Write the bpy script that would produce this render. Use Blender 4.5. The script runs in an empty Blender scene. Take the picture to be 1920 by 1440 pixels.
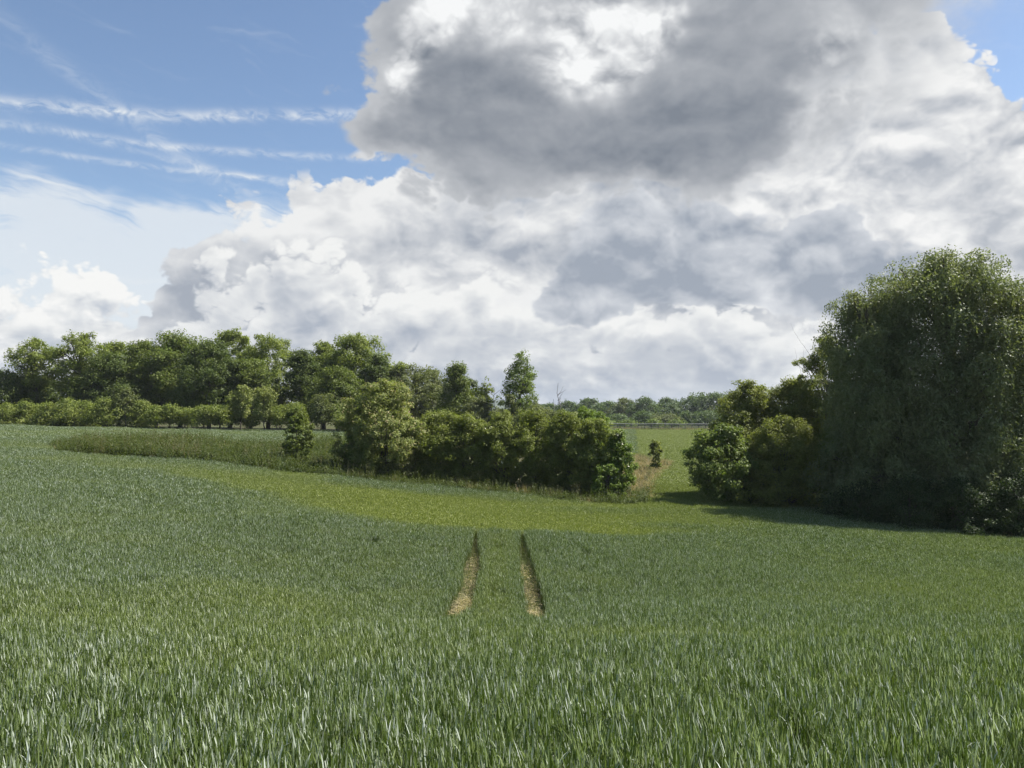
import bpy, math, random
import numpy as np
from mathutils import Vector

scene = bpy.context.scene
COL = scene.collection
PI = math.pi
R = math.radians

# ----------------------------------------------------------------- camera
FPX = 1450.0            # focal length in pixels of the 1920 px wide frame
EYE = 1.85
PITCH = math.atan(50.0 / FPX)
cam_data = bpy.data.cameras.new('camera')
cam_data.sensor_width = 36.0
cam_data.lens = 36.0 * FPX / 1920.0
cam_data.clip_start = 0.1
cam_data.clip_end = 20000.0
cam = bpy.data.objects.new('camera', cam_data)
COL.objects.link(cam)
cam.location = (0, 0, EYE)
cam.rotation_euler = (PI / 2 + PITCH, 0, 0)
scene.camera = cam

# ----------------------------------------------------------------- light and exposure
SUN_EL, SUN_AZ = R(54), R(76)          # azimuth clockwise from the view direction (+Y)
sun_vec = Vector((math.sin(SUN_AZ) * math.cos(SUN_EL), math.cos(SUN_AZ) * math.cos(SUN_EL), math.sin(SUN_EL)))
sun_data = bpy.data.lights.new('sun', 'SUN')
sun_data.energy = 5.0
sun_data.angle = R(0.55)
sun_data.color = (1.0, 0.955, 0.88)
sun = bpy.data.objects.new('sun', sun_data)
COL.objects.link(sun)
sun.location = (40, 20, 60)
sun.rotation_euler = (-sun_vec).to_track_quat('-Z', 'Y').to_euler()

scene.view_settings.view_transform = 'Standard'
scene.view_settings.look = 'None'
scene.view_settings.gamma = 1.0
scene.view_settings.exposure = 1.12
scene.view_settings.use_curve_mapping = False
scene.render.engine = 'CYCLES'
cy = scene.cycles
cy.max_bounces = 6
cy.diffuse_bounces = 3
cy.glossy_bounces = 2
cy.transmission_bounces = 4
cy.transparent_max_bounces = 4
cy.volume_bounces = 0
cy.caustics_reflective = False
cy.caustics_refractive = False
cy.use_adaptive_sampling = True
cy.adaptive_threshold = 0.015
cy.use_denoising = True
cy.denoiser = 'OPENIMAGEDENOISE'
cy.denoising_input_passes = 'RGB_ALBEDO_NORMAL'

# ----------------------------------------------------------------- world: sky and clouds
world = bpy.data.worlds.new('World')
scene.world = world
world.use_nodes = True
nt = world.node_tree
nt.nodes.clear()


class E:
    """A float socket (or number) that builds math nodes when it is combined."""
    def __init__(self, s): self.s = s
    def __add__(a, b): return M('ADD', a, b)
    __radd__ = __add__
    def __sub__(a, b): return M('SUBTRACT', a, b)
    def __rsub__(a, b): return M('SUBTRACT', b, a)
    def __mul__(a, b): return M('MULTIPLY', a, b)
    __rmul__ = __mul__
    def __truediv__(a, b): return M('DIVIDE', a, b)
    def __neg__(a): return M('MULTIPLY', a, -1.0)


def feed(sock, v):
    if isinstance(v, E): v = v.s
    if isinstance(v, bpy.types.NodeSocket): nt.links.new(v, sock)
    else: sock.default_value = v


def M(op, a, b=None, c=None):
    n = nt.nodes.new('ShaderNodeMath'); n.operation = op
    feed(n.inputs[0], a)
    if b is not None: feed(n.inputs[1], b)
    if c is not None: feed(n.inputs[2], c)
    return E(n.outputs[0])


def clamp01(a):
    n = nt.nodes.new('ShaderNodeClamp'); feed(n.inputs[0], a); return E(n.outputs[0])


def sstep(lo, hi, x):
    n = nt.nodes.new('ShaderNodeMapRange'); n.interpolation_type = 'SMOOTHSTEP'
    feed(n.inputs[0], x); feed(n.inputs[1], lo); feed(n.inputs[2], hi)
    return E(n.outputs[0])


def vec(x, y, z):
    n = nt.nodes.new('ShaderNodeCombineXYZ')
    for i, v in enumerate((x, y, z)): feed(n.inputs[i], v)
    return E(n.outputs[0])


def noise(v, scale, detail=6.0, rough=0.55, dist=0.0, lac=2.0):
    n = nt.nodes.new('ShaderNodeTexNoise'); n.noise_dimensions = '3D'
    feed(n.inputs['Vector'], v); n.inputs['Scale'].default_value = scale
    n.inputs['Detail'].default_value = detail; n.inputs['Roughness'].default_value = rough
    n.inputs['Distortion'].default_value = dist; n.inputs['Lacunarity'].default_value = lac
    return E(n.outputs[0])


def billow(v, scale, octs=4, gain=0.5):
    """Rounded heaps with creases between them, 0 .. about 1."""
    tot = None
    for i in range(octs):
        n = noise(v, scale * 2.07 ** i, 0.0)
        t = M('ABSOLUTE', n * 2.0 - 1.0) * (1.7 * gain ** i)
        tot = t if tot is None else tot + t
    return tot


def mixc(f, a, b):
    n = nt.nodes.new('ShaderNodeMix'); n.data_type = 'RGBA'
    feed(n.inputs[0], f)
    for sock, v in ((n.inputs[6], a), (n.inputs[7], b)):
        if isinstance(v, tuple): v = (v[0], v[1], v[2], 1.0)
        feed(sock, v)
    return E(n.outputs[2])


def curve(x, pts):
    """Piecewise smooth function of x in 0..1 with values 0..1."""
    n = nt.nodes.new('ShaderNodeFloatCurve'); feed(n.inputs[1], x)
    c = n.mapping.curves[0]
    while len(c.points) < len(pts): c.points.new(0.5, 0.5)
    for p, (a, b) in zip(c.points, pts): p.location = (a, b); p.handle_type = 'AUTO_CLAMPED'
    n.mapping.update()
    return E(n.outputs[0])


def az_el(px, py):
    u, w = (px - 960) / FPX, (770 - py) / FPX
    return math.atan(u), math.atan(w / math.hypot(1, u))


tc = nt.nodes.new('ShaderNodeTexCoord')
sep = nt.nodes.new('ShaderNodeSeparateXYZ')
nt.links.new(tc.outputs['Generated'], sep.inputs[0])
dx, dy, dz = (E(sep.outputs[i]) for i in range(3))
A = M('ARCTAN2', dx, dy)
EL = M('ARCSINE', dz)
q = vec(dx, dy, dz * 1.35)

wn = nt.nodes.new('ShaderNodeTexNoise')                # slow drift that frays every outline
feed(wn.inputs['Vector'], q); wn.inputs['Scale'].default_value = 6.5
wn.inputs['Detail'].default_value = 4.0; wn.inputs['Roughness'].default_value = 0.55
wsep = nt.nodes.new('ShaderNodeSeparateColor'); nt.links.new(wn.outputs['Color'], wsep.inputs[0])
w0, w1, w2 = (E(wsep.outputs[i]) - 0.5 for i in range(3))
A2 = A + w0 * 0.20
EL2 = EL + w1 * 0.15
qw = vec(dx + w2 * 0.05, dy + w0 * 0.05, dz * 1.35 + w1 * 0.05)
H = billow(qw, 9.0, 5, 0.53)                            # cauliflower relief
OFF = 0.016
q2 = vec(dx + w2 * 0.05 + 0.45 * OFF, dy + w0 * 0.05, dz * 1.35 + w1 * 0.05 + 1.3 * OFF)
relief = H - billow(q2, 9.0, 4, 0.53)                   # > 0 on the sides that face up towards the sun
qb = vec(dx + w2 * 0.08 + 7.0, dy + w0 * 0.08, dz * 1.6 + w1 * 0.08)
qb2 = vec(dx + w2 * 0.08 + 7.018, dy + w0 * 0.08, dz * 1.6 + w1 * 0.08 + 0.055)
heads = billow(qb, 4.6, 3, 0.5) - billow(qb2, 4.6, 2, 0.5) # broad heaps: lit crowns, shaded flanks
big = noise(vec(dx, dy, dz * 3.3), 3.3, 3.0, 0.5, 0.3)
mid = noise(vec(dx + 3.7, dy, dz * 2.5), 8.0, 6.0, 0.58, 0.5)
h1 = mid
ae = vec(A2, EL2, 0.0)


def blobs(lst):
    """Sum of soft lobes given by centre and radii as in the photograph."""
    s = None
    for px, py, rx, ry, amp in lst:
        a, e = az_el(px, py)
        ra, re = FPX / rx, FPX / ry
        n = nt.nodes.new('ShaderNodeVectorMath'); n.operation = 'MULTIPLY_ADD'
        feed(n.inputs[0], ae); n.inputs[1].default_value = (ra, re, 0); n.inputs[2].default_value = (-a * ra, -e * re, 0)
        d = nt.nodes.new('ShaderNodeVectorMath'); d.operation = 'DOT_PRODUCT'
        nt.links.new(n.outputs[0], d.inputs[0]); nt.links.new(n.outputs[0], d.inputs[1])
        g = M('POWER', math.exp(-1), d.outputs['Value'])
        s = g * amp if s is None else M('MULTIPLY_ADD', g, amp, s)
    return s


def boundary(pts):
    """Elevation of a cloud top as a function of azimuth, from points given as in the photograph."""
    P = []
    for px, py in pts:
        a, e = az_el(px, py); P.append(((a + 1.0) / 2.0, min(max(e / 0.8, 0), 1)))
    return curve(A2 * 0.5 + 0.5, P) * 0.8 - w1 * 0.10


# clear sky
sky = nt.nodes.new('ShaderNodeTexSky'); sky.sky_type = 'NISHITA'; sky.sun_disc = False
sky.sun_elevation = SUN_EL; sky.sun_rotation = SUN_AZ
sky.altitude = 60; sky.air_density = 1.0; sky.dust_density = 0.6; sky.ozone_density = 1.6
skm = nt.nodes.new('ShaderNodeVectorMath'); skm.operation = 'SCALE'
nt.links.new(sky.outputs[0], skm.inputs[0]); skm.inputs['Scale'].default_value = 0.15
col = E(skm.outputs[0])

# pale haze low over the land
col = mixc(sstep(0.21, 0.02, EL) * 0.8, col, (0.66, 0.73, 0.80))

# cirrus: wind-drawn streaks and the veil they thicken into
wv = noise(vec(A * 5.0, EL * 5.0, 0.0), 2.0, 3.0) - 0.5
st = noise(vec(A * 7.0, (EL + A * 0.16 + wv * 0.05) * 42.0, 3.0), 1.0, 7.0, 0.62, 0.9)
wisp = noise(vec(A * 20.0, (EL + A * 0.07) * 34.0, 8.0), 1.6, 8.0, 0.65, 1.2)


def streak(p0, p1, width, amp):
    (a0, e0), (a1, e1) = az_el(*p0), az_el(*p1)
    k = (e1 - e0) / (a1 - a0)
    dd = (EL - (A - a0) * k - e0 + wv * 0.012 + (wisp - 0.5) * 0.009) * (FPX / width)
    ends = sstep(a1 + 0.05, a1 - 0.06, A) * sstep(a0 - 0.40, a0 + 0.10, A)
    return M('POWER', math.e, -(dd * dd)) * ends * sstep(0.30, 0.72, wisp) * amp


cir = streak((0, 185), (720, 204), 9, 0.85) + streak((60, 236), (670, 292), 6, 0.65) \
    + streak((0, 268), (560, 335), 4.5, 0.6) + streak((430, 320), (690, 372), 6, 0.4) + streak((340, 290), (500, 400), 16, 0.4)
veil = blobs([(120, 430, 330, 50, 0.8), (380, 440, 300, 60, 0.9), (200, 540, 420, 90, 1.3), (20, 580, 300, 110, 0.9)])
cir = cir + clamp01(veil) * sstep(0.36, 0.70, st + veil * 0.20 - 0.09) * 0.85
thin = sstep(0.55, 0.85, st) * sstep(0.60, 0.40, h1) * 0.22
col = mixc(clamp01(cir + thin), col, (0.76, 0.81, 0.86))


def lay(col, f, soft, bright, shadow, tone):
    """Mixes a cloud over col: f > 0 inside, tone 0..1 picks shadow .. bright."""
    m = sstep(-soft, soft, f)
    return mixc(m, col, mixc(clamp01(tone), shadow, bright))


WHITE = (0.90, 0.905, 0.90)
Hc = M('MINIMUM', H - 0.62, 0.42)


def lobed(lst, level, amp):
    s = blobs(lst)
    return s - level + Hc * sstep(0.08, 0.5, s) * amp


# left: low bright cumulus heads
b = boundary([(-600, 560), (-200, 470), (0, 520), (95, 495), (165, 540), (215, 575), (290, 560), (350, 590), (420, 640), (700, 740), (1400, 745), (2600, 740)])
f = (b - EL) * 9.0 + Hc * 0.55
col = lay(col, f, 0.05, (0.93, 0.93, 0.915), (0.40, 0.46, 0.55), 0.90 + relief * 1.0 - sstep(0.1, 1.1, f) * 0.60 + (mid - 0.5) * 0.7)
# the wide grey-white bank
b = boundary([(-900, 760), (200, 640), (275, 480), (350, 445), (450, 395), (600, 375), (760, 320), (1000, 250), (1400, 160), (1700, 200), (1900, 285), (2100, 200), (2500, 150), (3500, 200)])
f = (b - EL) * 6.0 + Hc * 0.5
tone = 0.34 + heads * 0.45 + sstep(0.5, 0.0, f) * 0.25 + relief * 0.5 + (big - 0.5) * 2.2 + (mid - 0.5) * 0.9
col = lay(col, f, 0.06, (0.86, 0.865, 0.865), (0.37, 0.41, 0.475), tone)
# second, nearer rank of heads low in the bank
b = boundary([(-900, 760), (260, 640), (330, 560), (420, 520), (560, 500), (700, 560), (800, 600), (950, 545), (1100, 610), (1250, 590), (1450, 580), (1600, 640), (2400, 600), (3500, 640)])
f = (b - EL) * 7.0 + Hc * 0.6
col = lay(col, f, 0.08, (0.89, 0.895, 0.885), (0.40, 0.445, 0.52), 0.80 + heads * 0.35 + relief * 0.6 - sstep(0.0, 0.7, f) * 0.55 + (mid - 0.5) * 1.0 + (big - 0.5) * 0.6)
# lowest rank: flat grey bases seen edge on above the land
lo = noise(vec(dx, dy, dz * 3.6), 7.0, 6.0, 0.55, 0.0)
col = mixc(sstep(0.46, 0.66, lo) * sstep(0.13, 0.05, EL) * 0.7, col, (0.47, 0.51, 0.57))
# bright tower at the right
f = lobed([(1640, 190, 190, 130, 1.0), (1760, 350, 230, 130, 1.0), (1500, 300, 170, 130, 0.8), (1890, 370, 150, 90, 0.9), (1600, 420, 330, 80, 0.6), (1690, 90, 90, 60, 0.45)], 0.62, 0.7)
col = lay(col, f, 0.07, (0.92, 0.92, 0.915), (0.43, 0.465, 0.52), 0.50 + heads * 0.55 + relief * 0.75 + (mid - 0.5) * 0.7 + (big - 0.5) * 0.6)
# blue-grey cloud in the middle distance
f = lobed([(1330, 490, 250, 62, 1.15), (1220, 440, 110, 80, 0.8), (1500, 540, 230, 45, 1.0), (1120, 520, 80, 80, 0.5), (970, 360, 55, 70, 0.75)], 0.55, 0.6)
col = lay(col, f, 0.10, (0.78, 0.80, 0.83), (0.34, 0.385, 0.455), 0.16 + heads * 0.55 + relief * 0.5 + sstep(0.35, -0.05, f) * 0.22 + (mid - 0.5) * 0.7)
# the great dark cloud overhead
f = lobed([(1060, 130, 330, 185, 1.4), (815, 225, 140, 115, 1.0), (1330, 50, 300, 190, 1.0), (1300, 240, 180, 80, 0.75), (1500, -80, 330, 170, 1.0), (790, 70, 90, 110, 0.75), (1000, 290, 150, 60, 0.35)], 0.62, 0.55)
core = sstep(-0.05, 0.7, f)
lobes = blobs([(735, 120, 45, 60, 0.8), (775, 65, 50, 55, 0.5), (845, 5, 65, 50, 0.8), (1120, 40, 110, 70, 1.05), (1205, 55, 55, 36, 0.5), (1050, 110, 80, 55, 0.35), (960, -30, 60, 60, 0.5), (1545, 130, 45, 50, 0.4), (1600, 60, 60, 50, 0.4)])
lob = sstep(0.06, 1.15, lobes + Hc * sstep(0.25, 0.9, lobes) * 0.85)
soft = 0.11 + sstep(0.22, 0.42, A) * 0.45
under = M('POWER', math.e, -((EL2 - 0.345) * (EL2 - 0.345)) * 160.0)        # the deep shaded underside
tone = 0.40 - core * (0.16 + under * 0.17) + sstep(0.26, 0.50, A) * 0.10 + relief * (0.10 + lob * 0.55) + lob * 0.62 + heads * (0.10 + lob * 0.15) + (mid - 0.5) * 0.22 + (big - 0.5) * 0.25
m_ = sstep(-soft, soft, f)
col = mixc(m_, col, mixc(clamp01(tone), (0.210, 0.238, 0.283), (0.93, 0.94, 0.945)))
bg = nt.nodes.new('ShaderNodeBackground'); bg.inputs['Strength'].default_value = 0.46
feed(bg.inputs['Color'], col)
wout = nt.nodes.new('ShaderNodeOutputWorld')
nt.links.new(bg.outputs[0], wout.inputs[0])
world.cycles.sampling_method = 'MANUAL'
world.cycles.sample_map_resolution = 512

# ================================================================= helpers
def mesh_from(name, V, F, smooth=False, mats=(), midx=None):
    """One mesh from numpy vertices and a list of face arrays (each n x 3 or n x 4)."""
    me = bpy.data.meshes.new(name)
    V = np.asarray(V, np.float32)
    if not isinstance(F, list): F = [F]
    F = [np.asarray(f, np.int32) for f in F if len(f)]
    me.vertices.add(len(V)); me.vertices.foreach_set('co', V.ravel())
    loops = np.concatenate([f.ravel() for f in F])
    tot = np.concatenate([np.full(len(f), f.shape[1], np.int32) for f in F])
    start = np.concatenate([[0], np.cumsum(tot)[:-1]]).astype(np.int32)
    me.loops.add(len(loops)); me.loops.foreach_set('vertex_index', loops)
    me.polygons.add(len(tot)); me.polygons.foreach_set('loop_start', start)
    if midx is not None: me.polygons.foreach_set('material_index', np.asarray(midx, np.int32))
    if smooth: me.polygons.foreach_set('use_smooth', np.ones(len(tot), bool))
    for m in mats: me.materials.append(m)
    me.update(calc_edges=True)
    return me


def link(name, me, parent=None, loc=None):
    o = bpy.data.objects.new(name, me); COL.objects.link(o)
    if parent is not None: o.parent = parent
    if loc is not None: o.location = loc
    return o


def tag(o, label=None, cat=None, group=None, kind=None):
    if label: o['label'] = label
    if cat: o['category'] = cat
    if group: o['group'] = group
    if kind: o['kind'] = kind
    return o


class MB:
    """Collects tubes and boxes for one mesh."""
    def __init__(self): self.V, self.F, self.n = [], [], 0

    def add(self, V, F):
        self.V.append(np.asarray(V, float)); self.F.append(np.asarray(F) + self.n); self.n += len(V)

    def tube(self, pts, rad, sides=6):
        pts = np.asarray(pts, float); k = len(pts)
        rad = np.broadcast_to(np.asarray(rad, float), (k,))
        t = np.gradient(pts, axis=0); t /= np.linalg.norm(t, axis=1)[:, None] + 1e-9
        ref = np.where(np.abs(t[:, 2:3]) > 0.9, np.array([[1.0, 0, 0]]), np.array([[0, 0, 1.0]]))
        a = np.cross(t, ref); a /= np.linalg.norm(a, axis=1)[:, None] + 1e-9
        b = np.cross(t, a)
        th = np.arange(sides) * 2 * PI / sides
        V = pts[:, None] + rad[:, None, None] * (np.cos(th)[None, :, None] * a[:, None] + np.sin(th)[None, :, None] * b[:, None])
        i, j = np.meshgrid(np.arange(k - 1), np.arange(sides), indexing='ij')
        j2 = (j + 1) % sides
        F = np.stack([i * sides + j, i * sides + j2, (i + 1) * sides + j2, (i + 1) * sides + j], -1).reshape(-1, 4)
        self.add(V.reshape(-1, 3), F)

    def box(self, c, s):
        c = np.asarray(c, float); s = np.asarray(s, float) / 2
        V = np.array([[x, y, z] for x in (-1, 1) for y in (-1, 1) for z in (-1, 1)]) * s + c
        self.add(V, np.array([[0, 1, 3, 2], [4, 6, 7, 5], [0, 4, 5, 1], [2, 3, 7, 6], [0, 2, 6, 4], [1, 5, 7, 3]]))

    def mesh(self, name, mat, smooth=False):
        return mesh_from(name, np.concatenate(self.V), np.concatenate(self.F), smooth, (mat,))


def unit(v): return v / (np.linalg.norm(v, axis=-1, keepdims=True) + 1e-9)


# ----------------------------------------------------------------- materials
def new_mat(name):
    m = bpy.data.materials.new(name); m.use_nodes = True
    t = m.node_tree; t.nodes.clear()
    return m, t, t.nodes.new('ShaderNodeOutputMaterial')


def ramp(t, fac, stops):
    n = t.nodes.new('ShaderNodeValToRGB'); t.links.new(fac, n.inputs[0])
    e = n.color_ramp.elements
    while len(e) < len(stops): e.new(0.5)
    for el, (p, c) in zip(e, stops): el.position = p; el.color = (*c, 1)
    return n.outputs[0]


def tnoise(t, scale, detail=4.0, rough=0.55, coord='Object', vscale=None):
    tcn = t.nodes.new('ShaderNodeTexCoord'); n = t.nodes.new('ShaderNodeTexNoise')
    src = tcn.outputs[coord]
    if coord == 'World':
        pass
    if vscale:
        mp = t.nodes.new('ShaderNodeMapping'); mp.inputs['Scale'].default_value = vscale
        t.links.new(src, mp.inputs[0]); src = mp.outputs[0]
    t.links.new(src, n.inputs['Vector']); n.inputs['Scale'].default_value = scale
    n.inputs['Detail'].default_value = detail; n.inputs['Roughness'].default_value = rough
    return n.outputs[0]


def mix(t, fac, a, b, mode='MIX'):
    n = t.nodes.new('ShaderNodeMix'); n.data_type = 'RGBA'; n.blend_type = mode
    for sock, v in ((n.inputs[0], fac), (n.inputs[6], a), (n.inputs[7], b)):
        if isinstance(v, bpy.types.NodeSocket): t.links.new(v, sock)
        elif isinstance(v, tuple): sock.default_value = (*v, 1)
        else: sock.default_value = v
    return n.outputs[2]


def leaf_mat(name, lo, hi, back=None, transl=0.35, rough=0.55, hue=0.25, spec=0.2):
    """Leaf colours vary leaf by leaf (lo .. hi) and slightly from bough to bough; light passes through."""
    m, t, out = new_mat(name)
    g = t.nodes.new('ShaderNodeNewGeometry')
    midc = tuple((a + b) / 2 for a, b in zip(lo, hi))
    c = ramp(t, g.outputs['Random Per Island'], [(0.0, lo), (0.55, midc), (1.0, hi)])
    nb = tnoise(t, 0.45, 2.0)
    c2 = ramp(t, nb, [(0.32, tuple(v * s for v, s in zip(midc, (0.75, 0.85, 0.8)))), (0.68, tuple(v * s for v, s in zip(midc, (1.35, 1.2, 1.05))))])
    c = mix(t, hue, c, c2)
    p = t.nodes.new('ShaderNodeBsdfPrincipled'); t.links.new(c, p.inputs['Base Color'])
    p.inputs['Roughness'].default_value = rough; p.inputs['Specular IOR Level'].default_value = spec
    tr = t.nodes.new('ShaderNodeBsdfTranslucent')
    ct = mix(t, 1.0, c, (1.25, 1.35, 0.55), 'MULTIPLY'); t.links.new(ct, tr.inputs[0])
    ms = t.nodes.new('ShaderNodeMixShader'); ms.inputs[0].default_value = transl
    t.links.new(p.outputs[0], ms.inputs[1]); t.links.new(tr.outputs[0], ms.inputs[2])
    t.links.new(ms.outputs[0], out.inputs[0])
    return m


def bark_mat(name, a, b, scale=6.0):
    m, t, out = new_mat(name)
    n = tnoise(t, scale, 6.0, 0.65, 'Object', (1, 1, 0.25))
    p = t.nodes.new('ShaderNodeBsdfPrincipled'); t.links.new(ramp(t, n, [(0.3, a), (0.7, b)]), p.inputs['Base Color'])
    p.inputs['Roughness'].default_value = 0.9; p.inputs['Specular IOR Level'].default_value = 0.2
    t.links.new(p.outputs[0], out.inputs[0])
    return m


MAT = {
    'oak': leaf_mat('oak_leaf', (0.070, 0.102, 0.020), (0.160, 0.190, 0.042), transl=0.38),
    'lime': leaf_mat('pale_leaf', (0.100, 0.138, 0.028), (0.225, 0.255, 0.062), transl=0.4),
    'dark': leaf_mat('dark_leaf', (0.050, 0.076, 0.018), (0.110, 0.140, 0.034), transl=0.32),
    'birch': leaf_mat('birch_leaf', (0.085, 0.109, 0.037), (0.171, 0.186, 0.074)),
    'willow': leaf_mat('willow_leaf', (0.100, 0.124, 0.054), (0.215, 0.242, 0.125), transl=0.32, rough=0.55, spec=0.25, hue=0.4),
    'sallow': leaf_mat('sallow_leaf', (0.118, 0.142, 0.036), (0.235, 0.252, 0.080), transl=0.42),
    'hazel': leaf_mat('hazel_leaf', (0.085, 0.125, 0.030), (0.195, 0.240, 0.070), transl=0.38),
    'hawthorn': leaf_mat('hawthorn_leaf', (0.125, 0.160, 0.042), (0.285, 0.300, 0.110), transl=0.36),
    'faded': leaf_mat('faded_blossom', (0.210, 0.158, 0.074), (0.357, 0.284, 0.158), transl=0.2),
    'bush': leaf_mat('bush_leaf', (0.092, 0.124, 0.024), (0.225, 0.248, 0.068), transl=0.40),
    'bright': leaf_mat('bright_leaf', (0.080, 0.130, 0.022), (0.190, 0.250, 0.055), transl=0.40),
    'hedge': leaf_mat('hedge_leaf', (0.109, 0.147, 0.034), (0.232, 0.256, 0.070), transl=0.38),
    'flower': leaf_mat('umbel', (0.550, 0.550, 0.420), (0.750, 0.740, 0.620), transl=0.2),
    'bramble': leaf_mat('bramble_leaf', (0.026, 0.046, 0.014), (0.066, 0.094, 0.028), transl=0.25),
    'far': leaf_mat('far_leaf', (0.053, 0.090, 0.034), (0.124, 0.167, 0.059)),
    'weed': leaf_mat('weed_leaf', (0.045, 0.066, 0.014), (0.105, 0.125, 0.034), transl=0.35),
    'bank': leaf_mat('bank_leaf', (0.045, 0.068, 0.015), (0.110, 0.130, 0.036), transl=0.32),
    'dock': leaf_mat('dock_leaf', (0.062, 0.066, 0.026), (0.120, 0.115, 0.048), transl=0.25),
    'dry': leaf_mat('dry_grass', (0.22, 0.17, 0.085), (0.42, 0.34, 0.20), transl=0.25),
    'straw': leaf_mat('straw', (0.34, 0.28, 0.15), (0.58, 0.51, 0.33), transl=0.2),
    'grass': leaf_mat('grass_blade', (0.060, 0.085, 0.020), (0.140, 0.160, 0.050), transl=0.35),
    'bark': bark_mat('grey_bark', (0.045, 0.038, 0.028), (0.13, 0.115, 0.09)),
    'birchbark': bark_mat('birch_bark', (0.16, 0.15, 0.13), (0.42, 0.40, 0.36), 9.0),
    'deadwood': bark_mat('dead_wood', (0.16, 0.14, 0.12), (0.30, 0.28, 0.25)),
}

# ================================================================= the lie of the land
# Height of the crop's top below the eye along rays x/y = u, as (y, height) pairs.
CROP = 0.55
PROF = {
    -1.10: [(0, -1.3), (3, -1.42), (6, -1.85), (10, -2.3), (14, -2.5), (20, -2.5), (28, -2.2), (48, -1.4), (60, -1.1), (85, -0.9), (110, -0.8), (200, 0), (400, 4), (900, 6), (4000, 6)],
    -0.66: [(0, -1.3), (3, -1.42), (6, -1.95), (10, -2.65), (14, -3.05), (20, -3.20), (28, -3.0), (48, -2.35), (60, -1.95), (85, -1.50), (110, -1.4), (200, -1), (400, 0), (900, 0), (4000, 0)],
    -0.386: [(0, -1.3), (3, -1.42), (6, -1.97), (10, -2.72), (14, -3.4), (20, -3.95), (28, -3.6), (48, -3.05), (64, -2.45), (88, -2.10), (110, -2.0), (200, -2), (900, -2), (4000, -2)],
    -0.18: [(0, -1.3), (3, -1.42), (6, -1.98), (10, -2.75), (14, -3.65), (18, -4.40), (23, -4.45), (29, -4.10), (36, -4.40), (55, -4.42), (64, -3.8), (76, -2.6), (92, -2.25), (110, -2.2), (200, -2.5), (900, -3), (4000, -3)],
    0.0: [(0, -1.3), (3, -1.42), (6, -1.98), (10, -2.75), (14, -3.72), (18, -4.50), (23, -4.60), (29, -4.28), (36, -4.70), (46, -5.20), (56, -5.20), (70, -4.9), (95, -4.2), (130, -4.0), (200, -4.2), (900, -6), (4000, -6)],
    0.193: [(0, -1.3), (3, -1.42), (6, -2.0), (10, -2.80), (14, -3.72), (20, -4.60), (28, -4.80), (36, -5.25), (48, -5.62), (56, -5.45), (80, -5.0), (120, -4.55), (185, -4.25), (220, -4.3), (300, -5), (900, -8), (4000, -8)],
    0.33: [(0, -1.3), (3, -1.42), (6, -2.0), (10, -2.82), (14, -3.75), (20, -4.70), (28, -5.20), (36, -5.45), (48, -5.70), (58, -5.6), (80, -5.2), (120, -4.8), (185, -4.3), (220, -4.4), (300, -5), (900, -8), (4000, -8)],
    0.66: [(0, -1.3), (3, -1.42), (6, -2.0), (10, -2.88), (14, -3.75), (20, -4.80), (28, -5.62), (36, -6.05), (42, -6.30), (60, -6.5), (100, -6.0), (185, -4.6), (300, -4.5), (900, -6), (4000, -6)],
    1.10: [(0, -1.3), (3, -1.42), (6, -2.0), (10, -2.9), (14, -3.8), (20, -4.9), (28, -5.9), (42, -6.6), (60, -6.8), (100, -6.4), (185, -5), (300, -4.5), (900, -6), (4000, -6)],
}
_U = np.linspace(-1.1, 1.1, 111)
_L = np.linspace(math.log(3.0), math.log(4003.0), 420)
_us = sorted(PROF)
_rows = np.array([np.interp(np.exp(_L) - 3.0, *zip(*PROF[u])) for u in _us])
_T = np.array([np.interp(_U, _us, _rows[:, k]) for k in range(len(_L))]).T


def _blur(T, n, axis):
    ker = np.hanning(2 * n + 3)[1:-1]; ker /= ker.sum()
    pad = [(0, 0), (0, 0)]; pad[axis] = (n, n)
    P = np.pad(T, pad, mode='edge')
    return np.apply_along_axis(lambda r: np.convolve(r, ker, 'valid'), axis, P)


_T = _blur(_blur(_T, 7, 1), 6, 0)


def crop_top(x, y):
    """World height of the top of the crop."""
    x, y = np.asarray(x, float), np.asarray(y, float)
    yy = np.maximum(y, 0.02)
    u = np.clip(x / np.maximum(yy, 1.5), -1.0999, 1.0999)
    fu = (u + 1.1) / 2.2 * (len(_U) - 1); fl = (np.log(np.minimum(yy, 3990) + 3) - _L[0]) / (_L[-1] - _L[0]) * (len(_L) - 1)
    i = np.clip(fu.astype(int), 0, len(_U) - 2); j = np.clip(fl.astype(int), 0, len(_L) - 2)
    a, b = fu - i, fl - j
    z = (_T[i, j] * (1 - a) * (1 - b) + _T[i + 1, j] * a * (1 - b) + _T[i, j + 1] * (1 - a) * b + _T[i + 1, j + 1] * a * b)
    z = np.where(y < 0, z - y * 0.05, z)
    und = 0.05 * np.sin(x * 0.61 + 1.3 * np.sin(y * 0.23)) * np.sin(y * 0.47 + 0.8) * np.clip(y / 12, 0, 1)
    return z + EYE + und


RUTS = [(-1.36, 0.10), (0.43, 0.0)]


def rut_x(k, y):
    if k == 0: return -1.36 + 0.16 * np.sin((y - 15) * 0.22) - 0.20 * np.clip((19.0 - y) / 4, 0, 1) ** 1.5
    return 0.46 + 0.10 * np.sin((y - 14) * 0.25 + 0.6)


def ground(x, y):
    x, y = np.asarray(x, float), np.asarray(y, float)
    z = crop_top(x, y) - CROP
    for k in (0, 1):
        d = np.abs(x - rut_x(k, y))
        z = z - 0.02 * np.exp(-(d / 0.22) ** 2) * ((y > 15) & (y < 30))
    return z


def gz(x, y): return float(ground(x, y))


def px_x(px, y): return (px - 960.0) / FPX * y


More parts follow.
